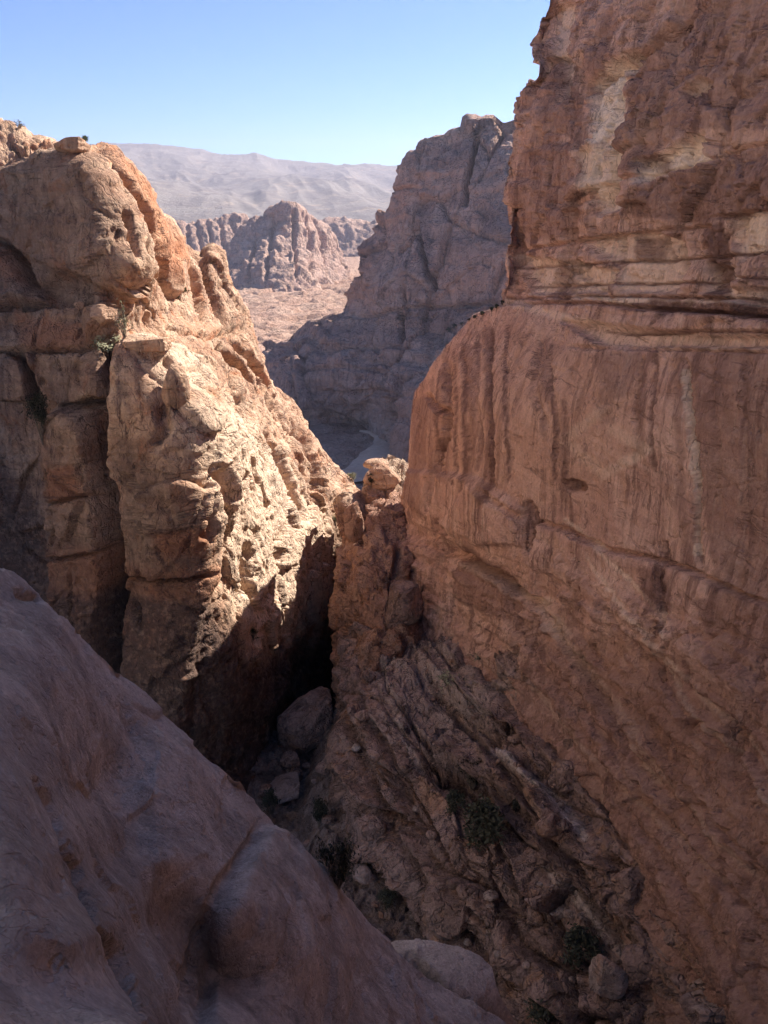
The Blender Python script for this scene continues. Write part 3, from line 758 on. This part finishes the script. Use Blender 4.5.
# ------------------------------------------------------------------ foreground slope
FORE_T = [(-700, 150), (-400, 330), (-100, 510), (0, 568), (14, 573), (28, 584), (40, 592), (50, 606), (70, 628), (90, 646), (120, 673), (160, 708), (200, 744), (225, 768), (240, 780), (255, 800), (262, 812), (268, 822), (276, 829), (290, 842), (315, 868), (335, 893), (350, 907),
          (368, 922), (380, 932), (400, 952), (425, 970), (450, 988), (475, 1004), (500, 1018), (530, 1040), (640, 1130)]
YF = tps([(-700, 200, 9), (-400, 350, 12), (-400, 700, 6), (-400, 1100, 2.4), (-100, 520, 13.5), (-100, 800, 5.5), (-100, 1100, 2.4), (0, 568, 15), (0, 640, 11.2), (0, 720, 7.6), (0, 800, 5.6), (0, 900, 4.3), (0, 1024, 3.3),
          (40, 650, 12.4), (50, 720, 10.2), (45, 780, 7.6), (60, 850, 5.9), (100, 930, 5.0), (150, 1020, 4.4), (60, 960, 4.2), (90, 1024, 3.7), (85, 790, 11.2), (110, 860, 10.2), (140, 930, 9.4), (180, 1010, 8.8),
          (120, 672, 16.5), (110, 730, 13.5), (160, 780, 13.2), (160, 860, 11.4), (200, 744, 17), (240, 800, 16.4), (240, 860, 13.6), (220, 920, 11.6), (230, 1020, 10.4), (268, 822, 17.2), (275, 880, 14.4), (300, 960, 12.6), (300, 1024, 11.6),
          (320, 872, 17.4), (368, 922, 18), (360, 980, 15), (380, 1024, 14), (425, 970, 18.2), (500, 1018, 18.2), (640, 1130, 17), (200, 1150, 6), (0, 1250, 2.2), (400, 1200, 8.5), (-400, 1300, 1.6), (600, 1280, 8), (200, 1300, 3)])
ff = Feat()
ff.crack([(40, 778), (52, 806), (70, 850), (96, 905), (112, 935), (160, 1030)], 5, -.22)
ff.crack([(300, 880), (330, 930), (350, 990)], 5, -.06)
ff.crack([(120, 700), (150, 760), (170, 800)], 7, -.08)
ff.line('dark', [(70, 850), (96, 905), (130, 960), (172, 1030)], 12, .6)  # shade of the hollow put into the colour
ff.crack([(262, 824), (250, 850), (225, 880), (200, 930), (180, 1010)], 10, -.22)
ff.crack([(18, 592), (30, 597), (40, 600)], 5, -.35)
ff.reg([(262, 830), (280, 836), (400, 960), (420, 1060), (200, 1060), (215, 930)], 6, .25)
ff.paint('dark', [(90, 800), (130, 830), (160, 900), (190, 960), (150, 1024), (100, 920), (70, 850)], 22, .35)  # wider painted shade over the same hollow
ff.paint('pale', [(20, 570), (60, 610), (210, 750), (260, 815), (230, 800), (100, 680)], 10, .35)
ff.paint('pale', [(290, 845), (400, 955), (500, 1020), (440, 1010), (330, 910)], 10, .3)
fore = mass('near_rock_slope', 'col', -700, 640, FORE_T, [(-700, 1300), (640, 1300)], YF, M_fore, disp_fore, rng=[(-700, -20, 10), (-20, 540, 1.5), (540, 640, 8)], ystep=1.6,
            curl0=((.45, .8, 0), 2.2, 1.0), feat=ff, jag=1.2, scale=.35)
tag(fore, 'smooth grey pink rock slope in the near foreground, falling from left to right', 'rock slope', 'structure')

YK = tps([(380, 945, 21.5), (430, 940, 22), (480, 955, 22), (400, 990, 19.5), (450, 990, 20), (495, 985, 21), (515, 1024, 21), (450, 1060, 18.5), (560, 1100, 20), (400, 1100, 17)])
fk = Feat()
fk.crack([(410, 955), (425, 968), (445, 990), (475, 1015), (500, 1040)], 7, -.6)
fk.paint('dark', [(405, 955), (430, 965), (480, 1012), (470, 1020), (430, 985)], 5, .8)
fk.paint('pale', [(395, 935), (500, 935), (520, 1024), (480, 1000)], 5, .5)
knob = mass('foreground_knob', 'col', 370, 580, [(370, 955), (385, 943), (395, 939), (430, 940), (455, 945), (478, 956), (492, 968), (496, 985), (503, 1002), (515, 1020), (540, 1060), (580, 1120)],
            [(370, 1200), (580, 1200)], YK, M_fore, lambda P, N, a, b: .6 * disp_fore(P, N, a, b), rng=[(370, 580, 1.5)], ystep=1.5, curl0=((.3, .9, 0), 1.8, 1.0), feat=fk, scale=.3, jag=.5)
tag(knob, 'pale rounded rock knob at the bottom, just beyond the edge of the near slope', 'rock knob', 'structure')

# ------------------------------------------------------------------ far cliff across the valley mouth
FAR_L = [(120, 520), (122, 505), (125, 488), (133, 462), (138, 445), (141, 427), (153, 414), (168, 404), (180, 398), (195, 393), (206, 386), (214, 379), (225, 376), (236, 372), (241, 363), (250, 357), (262, 355), (275, 355), (290, 348), (305, 344),
         (314, 341), (318, 328), (322, 310), (328, 295), (337, 283), (344, 268), (352, 264), (365, 266), (385, 272), (400, 280), (440, 300), (480, 320), (560, 340)]
YC = tps([(520, 122, 350), (480, 130, 352), (430, 145, 356), (400, 180, 362), (375, 230, 368), (356, 260, 372), (345, 310, 374), (320, 325, 374), (275, 345, 378), (268, 365, 372), (300, 400, 345), (340, 435, 345), (340, 480, 320), (370, 440, 335), (375, 480, 310),
          (520, 200, 325), (450, 200, 342), (420, 260, 338), (400, 300, 335), (500, 300, 305), (430, 320, 326), (350, 340, 345), (350, 380, 330), (420, 380, 300), (402, 430, 288), (420, 460, 268), (500, 400, 275), (600, 200, 310), (600, 400, 255), (500, 560, 240), (380, 560, 300)])
fc = Feat()
fc.crack([(482, 128), (477, 150), (472, 180), (470, 210)], 4, -7)
fc.crack([(505, 134), (498, 150), (490, 165)], 3, -4)
fc.crack([(421, 225), (425, 250), (434, 280), (436, 292)], 3.2, -7)
fc.crack([(405, 285), (404, 320), (403, 345)], 3, -5)
fc.crack([(400, 255), (412, 245), (420, 230)], 3, -3)
fc.crack([(345, 316), (400, 310), (460, 306), (520, 304)], 3, -3)
fc.crack([(405, 375), (398, 400), (390, 425)], 8, -5)
fc.paint('dark', [(460, 300), (500, 298), (500, 312), (455, 318)], 4, .7)
fc.paint('dark', [(357, 242), (375, 238), (378, 260), (357, 265)], 4, .6)
fc.crack([(310, 350), (360, 345), (420, 350)], 3, -2)
fc.crack([(290, 372), (350, 368), (400, 372)], 3, -2)
fc.crack([(310, 392), (380, 390), (410, 400)], 3, -2)
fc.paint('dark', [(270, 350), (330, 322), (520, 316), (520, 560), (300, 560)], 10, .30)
fc.paint('warm', [(345, 265), (372, 262), (380, 300), (346, 308)], 5, .6)
fc.paint('warm', [(375, 215), (392, 196), (420, 190), (415, 225), (378, 240)], 5, .6)
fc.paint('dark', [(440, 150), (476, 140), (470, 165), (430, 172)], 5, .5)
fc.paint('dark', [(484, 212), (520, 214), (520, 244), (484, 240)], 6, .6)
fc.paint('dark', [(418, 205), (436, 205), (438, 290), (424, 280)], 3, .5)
fc.paint('warm', [(395, 180), (470, 165), (470, 195), (400, 205)], 6, .7)
fc.paint('warm', [(480, 195), (515, 190), (515, 210), (480, 212)], 5, .7)
fc.paint('warm', [(440, 250), (520, 240), (520, 300), (440, 300)], 12, .5)
fc.paint('warm', [(395, 395), (430, 390), (430, 470), (395, 470)], 10, .6)
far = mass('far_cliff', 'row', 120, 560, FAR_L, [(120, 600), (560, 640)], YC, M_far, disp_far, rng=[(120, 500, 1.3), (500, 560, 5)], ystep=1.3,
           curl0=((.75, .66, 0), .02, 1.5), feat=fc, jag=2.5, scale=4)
tag(far, 'shaded purple brown cliff across the valley mouth with deep vertical clefts', 'cliff', 'structure')

# ------------------------------------------------------------------ valley ground, one sheet to the horizon
def ground_z(x, y):
    return -84 + 0 * x
gx = np.concatenate([-np.geomspace(6000, 190, 30), np.arange(-180, 60, 1.6), np.geomspace(70, 6000, 30)])
gy = np.concatenate([np.linspace(-600, 170, 12), np.arange(180, 330, 1.3), np.arange(330, 1000, 2.2), np.geomspace(1010, 6400, 36)])
GX, GY = np.meshgrid(gx, gy)
Pz = np.stack([GX, GY, 0 * GX], -1)
vis = np.exp(-np.maximum(0, np.hypot(GX, GY) - 1000) / 400)
b, c = blocks(Pz, .05, .05, .05, .9)
gz = -85 + vis * (3.0 * fbm(Pz / 50, 4) + 2.0 * fbm(Pz / 14., 4, .6, kind=1) + 2.0 * b + 1.2 * c + .8 * fbm(Pz / 4., 3)) * sstep(GY, 330, 480) \
    + vis * (1 - sstep(GY, 330, 480)) * (1.6 * fbm(Pz / 12, 4) + .7 * blocks(Pz, .12, .12, .12)[0] + .5 * fbm(Pz / 3, 3) - .5) + sstep(GY, 560, 900) * 3
# near the canyon the ground lies under everything
gz = np.where(GY < 150, -95, gz)
gr = grid_mesh('desert_ground', np.stack([GX, GY, gz], -1), {'pale': .4 * sstep(fbm(Pz / 30, 3), 0, .4), 'dark': .35 * (1 - sstep(GY, 330, 420)), 'warm': .5 * sstep(GY, 400, 600)}, M_plain)  # near ground darkened in the colour to stand for its shade
tag(gr, 'stony pinkish valley floor seen beyond the canyon mouth', 'valley floor', 'structure')

# dry stream bed: a sheet following a bend at the canyon mouth
ctr = [(343, 470), (352, 478), (366, 470), (378, 455), (386, 446), (384, 438), (372, 432), (360, 431)]
wid = [2.5, 5, 7, 7, 5, 3.5, 2, 1]
def on_plane(px, py, z):
    b = (512 - py) / FPX
    return unp(px, py, z * (cP + sP * b) / (-sP + cP * b))
cp = np.array([on_plane(x, y, -84.0) for x, y in ctr])
tt = np.linspace(0, len(ctr) - 1, 90)
cx = np.interp(tt, range(len(ctr)), cp[:, 0]); cy = np.interp(tt, range(len(ctr)), cp[:, 1]); ww = np.interp(tt, range(len(ctr)), wid)
for _ in range(6):
    cx[1:-1] = (cx[:-2] + cx[1:-1] + cx[2:]) / 3; cy[1:-1] = (cy[:-2] + cy[1:-1] + cy[2:]) / 3
tx, ty = np.gradient(cx), np.gradient(cy); ln = np.hypot(tx, ty)
s = np.linspace(-1, 1, 12)
ww = ww * (1 + .25 * fbm(np.stack([tt * 2, tt * 0, tt * 0], -1), 3))
SX = cx[:, None] - (ty / ln * ww)[:, None] * s[None]; SY = cy[:, None] + (tx / ln * ww)[:, None] * s[None]
sb = grid_mesh('dry_streambed', np.stack([SX, SY, -83.6 - .5 * np.abs(s[None]) ** 3 + 0 * SX], -1), {k: np.zeros(SX.shape) for k in ('pale', 'dark', 'warm')}, M_sand)
tag(sb, 'pale winding dry stream bed in the shade at the foot of the far cliff', 'stream bed', 'structure')

# ------------------------------------------------------------------ mesa and domes beyond the plain
def disp_mesa(P, N, PX, PY):
    D = 10 * fbm(P / 130., 3) + 6 * fbm(S(P, .022, .022, .004), 4, .6, kind=1) + 2.5 * blocks(P, .03, .03, .012)[0] + 4 * fbm(S(P, .06, .06, .015), 3, .6, kind=1)
    D += 2.5 * strata_disp(P, .04, .003, 8) + 1.2 * fbm(P / 9, 3)
    return D
YMe = tps([(225, 260, 930), (228, 290, 880), (262, 225, 960), (262, 285, 870), (285, 209, 960), (285, 285, 850), (315, 222, 990), (320, 285, 890), (343, 272, 1010), (352, 292, 960)])
fme = Feat()
for p in (([(291, 212), (293, 240), (296, 280)]), ([(303, 216), (308, 245), (312, 280)]), ([(316, 226), (322, 250), (328, 280)]), ([(275, 217), (272, 245), (268, 285)]), ([(258, 240), (252, 285)])):
    fme.crack(p, 2.5, -7)
mesa = mass('sandstone_mesa', 'col', 222, 358, [(222, 266), (228, 256), (238, 246), (246, 234), (254, 225), (266, 221), (271, 213), (284, 209), (297, 210), (304, 213), (312, 218), (322, 227), (330, 238), (337, 253), (343, 268), (350, 288), (358, 300)],
            [(222, 305), (358, 305)], YMe, M_mesa, disp_mesa, rng=[(222, 358, 1.0)], ystep=.9, curl0=((0, 1, 0), .6, 1.6), jag=3, scale=6, feat=fme)
tag(mesa, 'blocky sunlit sandstone butte with vertical ribs standing alone in the valley', 'butte', 'structure')
YD = tps([(100, 225, 1150), (100, 280, 1080), (180, 222, 1150), (180, 275, 1060), (250, 222, 1180), (250, 280, 1080), (270, 250, 1150)])
fd = Feat()
for x in (186, 196, 207, 219, 231, 243):
    fd.crack([(x, 226), (x + 4, 245), (x + 7, 262)], 3, -5)
dome = mass('domed_ridge', 'col', 60, 290, [(60, 232), (150, 226), (178, 223), (190, 226), (205, 222), (222, 227), (232, 222), (245, 222), (262, 226), (290, 232)], [(60, 300), (290, 300)], YD, M_mesa, disp_mesa,
            rng=[(60, 165, 4), (165, 290, 1.1)], ystep=1.0, curl0=((0, 1, 0), .5, 1.6), jag=4, scale=8, feat=fd)
tag(dome, 'low row of rounded rock domes left of the butte, below the mountains', 'rock domes', 'structure')
YE = tps([(310, 222, 1500), (310, 280, 1400), (400, 222, 1500), (400, 280, 1350), (460, 225, 1500)])
bl = mass('distant_cliff_band', 'col', 300, 470, [(300, 226), (325, 222), (345, 220), (360, 221), (378, 223), (470, 226)], [(300, 305), (470, 305)], YE, M_mesa, disp_mesa, rng=[(300, 400, 1.2), (400, 470, 5)], ystep=1.2,
          curl0=((0, 1, 0), .4, 1.6), jag=3, scale=8)
tag(bl, 'hazy blue cliff band between the butte and the far cliff', 'cliff', 'structure')

# ------------------------------------------------------------------ mountain range
def disp_mtn(P, N, PX, PY):
    t = np.clip((PY - 150) / 82., 0, 1)
    q = np.stack([P[..., 0] / 520 + .25 * P[..., 1] / 520, P[..., 1] / 2400, P[..., 2] * 0], -1)
    g = fbm(q + .25 * perlin(q * 1.3)[..., None], 4, .5, kind=2)
    D = -(35 + 95 * np.sin(t * 3.14)) * g + 60 * fbm(P / 900, 2)
    D += 7 * strata_disp(P, .012, .0004, 20) * (1 - t) + 3 * fbm(P / 90, 3)
    return D * .55
top = [(-700, 190), (-300, 165), (0, 150), (110, 146), (130, 147), (160, 150), (185, 151), (210, 157), (240, 161), (262, 161), (290, 166), (320, 168), (345, 173), (370, 174), (400, 175), (450, 178), (800, 170), (1300, 185)]
YMt = lambda px, py: 1900 + 3000 * np.clip((240 - py) / (240 - np.interp(px, [t_[0] for t_ in top], [t_[1] for t_ in top])), 0, 1) ** 1.5
mt = mass('mountain_range', 'col', -500, 1200, top, [(-500, 246), (1200, 246)], YMt, M_mtn, disp_mtn, rng=[(-500, 90, 10), (90, 420, 1.1), (420, 1200, 12)], ystep=.8, curl0=((0, 1, 0), .3, 1.5), jag=1.0, scale=20)
tag(mt, 'long pale hazy mountain range with gullied slopes along the horizon', 'mountains', 'structure')

# ------------------------------------------------------------------ loose rocks
bpy.context.view_layer.update()
_dg = bpy.context.evaluated_depsgraph_get()
def hit(px, py):
    a_ = (px - 384) / FPX; b_ = (512 - py) / FPX
    d = Vector((a_, cP + sP * b_, -sP + cP * b_)).normalized()
    ok, loc, nrm, _, ob, _m = scene.ray_cast(_dg, Vector((0, 0, 0)), d)
    return (loc, nrm, ob, loc.length) if ok else None

import bmesh
def rock_mesh(seed, sub, size, cuts=11, rough=.05, square=False):
    bm = bmesh.new(); bmesh.ops.create_icosphere(bm, subdivisions=sub, radius=1.0)
    V = np.array([v.co for v in bm.verts])
    r = np.random.RandomState(seed)
    if square:
        m = np.abs(V).max(1); V = V / (m[:, None] ** .75)
    for k in range(cuts):
        n = r.normal(size=3); n /= np.linalg.norm(n); d = r.uniform(.62, .88)
        t = V @ n - d
        V = V - np.clip(t, 0, None)[:, None] * n[None] * .93
    V = V * (np.array(size) / 2)[None]
    sc_ = min(size)
    dirs = V / (np.linalg.norm(V, axis=1)[:, None] + 1e-9)
    V = V + dirs * (rough * sc_ * (fbm(V / sc_ * 3 + seed * 7.1, 4, .6) + .5 * strata_disp(V / sc_, 3.5)))[:, None]
    for v, c in zip(bm.verts, V): v.co = c
    for f in bm.faces: f.smooth = True
    me = bpy.data.meshes.new('boulder'); bm.to_mesh(me); bm.free()
    return me

def boulder(name, label, px, py, w, h, mat, seed, cat='boulder', deep=.8, tilt=0, square=False, group=None, sub=5, cuts=11, dy=0, rough=.05):
    """px,py: middle of the foot; w,h: width and height in picture pixels"""
    r = hit(px, py - h * .12)
    if not r: return None
    loc, nrm, ob, dist = r
    k = dist / FPX
    W_, H_ = w * k, h * k * 1.08
    me = rock_mesh(seed, sub, (W_, W_ * deep, H_), cuts=cuts, square=square, rough=rough)
    me.materials.append(mat)
    o = bpy.data.objects.new(name, me); col.objects.link(o)
    o.location = loc + Vector((0, .15 * W_, H_ * .36 + dy * k)); o.rotation_euler = (0, tilt, random.uniform(-.3, .3))
    tag(o, label, cat, None, group); return o

def paint_rock(o, **kw): return o
boulder('boulder', 'largest squarish boulder wedged across the ravine below the dark slot', 303, 756, 64, 56, M_ramp, 3, square=True, deep=.9, tilt=.06)
boulder('boulder', 'layered brown boulder just left below the big wedged boulder', 291, 771, 20, 18, M_ramp, 5)
boulder('boulder', 'tiny rounded stone perched on the layered brown boulder', 292, 753, 10, 7, M_ramp, 8)
boulder('boulder', 'small blocky stone above the pale flat slab on the ravine floor', 297, 782, 13, 12, M_ramp, 9, square=True)
boulder('rock_slab', 'pale flat tilted slab lying on the ravine floor near the slope edge', 284, 800, 42, 17, M_stone, 12, cat='rock slab', square=True, tilt=-.25, deep=1.0)
boulder('boulder', 'small dim stone left of the pale flat slab', 266, 800, 17, 14, M_ramp, 14)
boulder('boulder', 'large dark rounded boulder above the pale foreground knob', 452, 940, 56, 52, M_ramp, 17, deep=.9, cuts=8)
boulder('boulder', 'tall grey block standing at the foot of the wall beside a black cleft', 404, 633, 36, 56, M_ramp, 21, square=True, tilt=.05, deep=.8)
boulder('boulder', 'small square stone on the lip of the ramp above the dark shrubs', 478, 722, 20, 15, M_ramp, 22, square=True)
boulder('boulder', 'cracked round boulder halfway down the ramp right of the pale crest', 566, 796, 34, 32, M_ramp, 26)
boulder('boulder', 'pale pointed rock near the bottom edge among dark bushes', 606, 1004, 36, 44, M_stone, 31, deep=.7)
boulder('boulder', 'pale grey stone at the foot of the steep ravine bank', 362, 886, 19, 17, M_stone, 33)
boulder('boulder', 'brown boulder leaning on the steep bank above the big dark bush', 372, 842, 30, 22, M_ramp, 35, tilt=.4)
boulder('boulder', 'broad grey boulder below the round cracked one on the ramp', 548, 838, 26, 22, M_ramp, 37)
boulder('boulder', 'big angular boulder low on the ramp close to the right wall', 632, 905, 40, 34, M_ramp, 41)
boulder('boulder', 'low broad boulder at the bottom edge right of the pale pointed rock', 650, 985, 46, 34, M_ramp, 43)
boulder('boulder', 'rounded sunlit summit block on top of the shaded dome', 72, 155, 30, 15, M_left, 51, square=True)
boulder('boulder', 'small round stone on the ledge under the shaded dome', 79, 310, 9, 8, M_left, 52)
boulder('boulder', 'rounded sunlit block on the ledge left of the leafless bush', 102, 328, 28, 20, M_left, 53, square=True)
boulder('rock_slab', 'long flat sunlit slab capping the big buttress', 146, 351, 44, 13, M_left, 55, cat='rock slab', square=True, deep=.6, cuts=5)
boulder('rock_knob', 'smooth pale rounded knob bulging from the sunlit buttress', 176, 414, 28, 46, M_left, 57, cat='rock knob', cuts=3, deep=.9, rough=.02)
boulder('boulder', 'rounded sunlit boulder on top of the rust red spur', 382, 490, 40, 24, M_left, 61, cuts=6)
boulder('boulder', 'smaller sunlit boulder at the back of the spur top', 376, 471, 26, 11, M_left, 62, cuts=6)
boulder('rock_pillar', 'small pillar with a pale sunlit cap at the left of the spur', 354, 548, 20, 46, M_spur, 63, cat='rock pillar', square=True, deep=.8)
rr = random.Random(5)
n_ = 0
while n_ < 70:
    px, py = rr.uniform(262, 740), rr.uniform(640, 1020)
    r_ = hit(px, py)
    if not r_ or r_[2].name not in ('broken_rock_ramp', 'ravine_floor') : continue
    w_ = rr.uniform(5, 10) if rr.random() < .7 else rr.uniform(10, 19)
    boulder('stone', 'small loose stone lying on the shaded ravine slope or floor', px, py, w_, w_ * rr.uniform(.5, .85), rr.choice([M_ramp, M_ramp, M_stone]), 100 + n_, cat='stone', group='loose stones scattered in the ravine', sub=3, square=rr.random() < .4)
    n_ += 1

# ------------------------------------------------------------------ shrubs
def tube(bm, a_, b_, r0, r1, mi=0):
    d = (b_ - a_); q = d.to_track_quat('Z', 'Y'); ring = []
    for p_, r in ((a_, r0), (b_, r1)):
        ring.append([bm.verts.new(p_ + q @ Vector((math.cos(t) * r, math.sin(t) * r, 0))) for t in (0, 2.1, 4.2)])
    for k in range(3): bm.faces.new((ring[0][k], ring[0][(k + 1) % 3], ring[1][(k + 1) % 3], ring[1][k]))

def shrub_proto(seed, leaf, n=900, bare=False, clumps=12):
    r = random.Random(seed)
    sb_ = bmesh.new(); lb = bmesh.new()
    cs = []
    for k in range(clumps):
        an = r.uniform(0, 6.28); el = r.uniform(.1, 1.45); ra = r.uniform(.45, 1.0)
        c_ = Vector((math.cos(an) * math.cos(el) * ra * .5, math.sin(an) * math.cos(el) * ra * .5, math.sin(el) * ra * .8 + .08)); cs.append(c_)
        mid = c_ * .5 + Vector((r.uniform(-.06, .06), r.uniform(-.06, .06), .04))
        tube(sb_, Vector((0, 0, -.12)), mid, .022, .014); tube(sb_, mid, c_, .014, .005)
        for j in range(6 if bare else 3):
            tube(sb_, mid.lerp(c_, r.random()), c_ + Vector((r.gauss(0, .12), r.gauss(0, .12), r.gauss(.05, .1))), .008, .003)
    for k in range(n):
        c_ = r.choice(cs); p_ = c_ + Vector((r.gauss(0, .085), r.gauss(0, .085), r.gauss(0, .07)))
        s_ = r.uniform(.018, .04)
        u = Vector((r.gauss(0, 1), r.gauss(0, 1), r.gauss(0, 1))).normalized(); v = u.orthogonal().normalized()
        vs = [lb.verts.new(p_ + u * s_ * 1.5), lb.verts.new(p_ + v * s_ * .7), lb.verts.new(p_ - u * s_ * 1.5), lb.verts.new(p_ - v * s_ * .7)]
        lb.faces.new(vs)
    out = []
    for nm, b_, m_ in (('stems', sb_, M_stem), ('foliage', lb, leaf)):
        me = bpy.data.meshes.new(nm); b_.to_mesh(me); b_.free(); me.materials.append(m_); out.append(me)
    return out
PROTO = {'green': shrub_proto(1, M_leaf), 'pale': shrub_proto(2, M_leafp, 700), 'dark': shrub_proto(3, M_leafd, 1300, clumps=16), 'bare': shrub_proto(4, M_leafp, 160, True, 14)}
SHR = [('pale', 104, 352, 30, 22, 'pale olive shrub on the sunlit ledge above the vertical crack', None),
       ('bare', 125, 338, 18, 40, 'leafless grey bush standing upright behind the sunlit capping slab', None),
       ('dark', 42, 440, 26, 42, 'dark green shrub in the recess left of the shaded pillar', None),
       ('green', 179, 298, 15, 26, 'green shrub growing at the bottom of the steep sunlit gully', None),
       ('green', 85, 150, 13, 12, 'little shrub on the skyline between two summit rocks', None),
       ('bare', 20, 129, 12, 8, 'tiny dry shrub on the far left skyline', None),
       ('green', 253, 640, 14, 14, 'small shrub at the lowest tip of the sunlit patch', None),
       ('pale', 352, 482, 11, 12, 'pale round shrub at the lower end of the sunlit skyline', None),
       ('dark', 371, 488, 12, 14, 'dark bush in the notch between the ridge end and the spur', None),
       ('pale', 336, 528, 12, 18, 'pale scrub clinging to the sunlit flank beside the small pillar', None),
       ('dark', 325, 700, 16, 26, 'thin dark sapling above the big wedged boulder', None),
       ('dark', 319, 828, 20, 30, 'small dark shrub alone on the ravine floor', None),
       ('dark', 272, 815, 20, 26, 'dark bush half hidden behind the near slope below the pale slab', None),
       ('dark', 338, 888, 48, 46, 'big dark bush on the ravine floor behind the near slope', None),
       ('dark', 487, 846, 50, 44, 'largest dark bush in the hollow of the ramp', None),
       ('dark', 472, 790, 34, 30, 'dark bush under the overhanging lip of the ramp', None),
       ('dark', 455, 812, 24, 22, 'smaller dark bush left of the one in the hollow of the ramp', None),
       ('bare', 447, 685, 30, 16, 'spreading leafless bush on the flat top of the ramp', None),
       ('bare', 480, 660, 22, 12, 'sparse twiggy bush near the wall foot on the ramp top', None),
       ('dark', 517, 812, 12, 13, 'small round dark bush beside the pale crest of the ramp', None),
       ('dark', 580, 962, 40, 34, 'wide dark bush left above the pale pointed rock', None),
       ('dark', 548, 1022, 44, 26, 'dark bush cut by the bottom edge of the picture', None),
       ('dark', 386, 905, 22, 16, 'low bush against the bank below the pale grey stone', None)]
for k in range(9):
    SHR.append(('dark', 448 + k * 7 + rr.uniform(-2, 2), 333 - k * 3.4, rr.uniform(4, 7), rr.uniform(3, 5), 'tiny dark bush on the sloping edge of the wall ledge', 'tiny bushes along the wall ledge'))
first = {}
for kind, px, py, w_, h_, lab, grp in SHR:
    r_ = hit(px, py - 1)
    if not r_: continue
    e_ = bpy.data.objects.new('shrub', None); col.objects.link(e_)
    k_ = r_[3] / FPX
    e_.location = r_[0]; e_.rotation_euler = (0, 0, rr.uniform(0, 6.28)); e_.scale = (w_ * k_, w_ * k_, h_ * k_ * 1.1)
    for nm, me in zip(('stems', 'foliage'), PROTO[kind]):
        c_ = bpy.data.objects.new(nm, me); col.objects.link(c_); c_.parent = e_
    tag(e_, lab, 'shrub', None, grp)

# ------------------------------------------------------------------ camera, light, haze
cam = bpy.data.objects.new('camera', bpy.data.cameras.new('camera')); col.objects.link(cam)
cam.data.sensor_fit = 'VERTICAL'; cam.data.sensor_height = 36; cam.data.lens = 36 * FPX / 1024
cam.data.clip_end = 40000; cam.data.clip_start = .05
cam.rotation_euler = (math.radians(90) - PITCH, 0, 0)
scene.camera = cam

SUN_AZ, SUN_EL = 42.0, 39.5       # degrees from +X towards +Y, and above the horizon
a, e = math.radians(SUN_AZ), math.radians(SUN_EL)
sdir = Vector((math.cos(a) * math.cos(e), math.sin(a) * math.cos(e), math.sin(e)))
sun = bpy.data.objects.new('sun', bpy.data.lights.new('sun', 'SUN')); col.objects.link(sun)
sun.data.energy = 3.7; sun.data.angle = math.radians(.5); sun.data.color = (1, .93, .83)
sun.rotation_euler = sdir.to_track_quat('Z', 'Y').to_euler()
wd = bpy.data.worlds.new('World'); scene.world = wd; wd.use_nodes = True
nt = wd.node_tree; nt.nodes.clear()
sky = nd(nt, 'ShaderNodeTexSky', sky_type='NISHITA'); sky.sun_disc = False
sky.sun_elevation = e; sky.sun_rotation = math.radians(90 - SUN_AZ)
sky.air_density = .85; sky.dust_density = 0; sky.ozone_density = 8; sky.altitude = 3000
bg = nd(nt, 'ShaderNodeBackground'); bg.inputs['Strength'].default_value = .064
wo = nd(nt, 'ShaderNodeOutputWorld')
nt.links.new(sky.outputs[0], bg.inputs['Color']); nt.links.new(bg.outputs[0], wo.inputs['Surface'])

def add_haze(dens):
    me = bpy.data.meshes.new('haze')
    x0, x1, y0, y1, z0, z1 = -6200, 6200, -700, 6600, -140, 400
    v = [(x, y, z) for z in (z0, z1) for y in (y0, y1) for x in (x0, x1)]
    me.from_pydata(v, [], [(0, 2, 3, 1), (4, 5, 7, 6), (0, 1, 5, 4), (2, 6, 7, 3), (0, 4, 6, 2), (1, 3, 7, 5)])
    ob = bpy.data.objects.new('haze', me); col.objects.link(ob)
    m, n = NT('haze_air')
    pv = nd(n, 'ShaderNodeVolumePrincipled'); pv.inputs['Color'].default_value = (.80, .80, 1, 1)
    pv.inputs['Density'].default_value = dens; pv.inputs['Anisotropy'].default_value = .35
    o = nd(n, 'ShaderNodeOutputMaterial'); n.links.new(pv.outputs[0], o.inputs['Volume'])
    me.materials.append(m)
    tag(ob, 'thin blue haze filling the air over the valley', 'haze', 'stuff')
add_haze(1.15e-4)

scene.view_settings.view_transform = 'Standard'; scene.view_settings.look = 'None'
scene.view_settings.exposure = 1.58; scene.view_settings.gamma = 1
scene.render.engine = 'CYCLES'
scene.cycles.max_bounces = 8; scene.cycles.diffuse_bounces = 5; scene.cycles.volume_bounces = 0
scene.cycles.use_denoising = True
scene.cycles.use_adaptive_sampling = True; scene.cycles.adaptive_threshold = .02
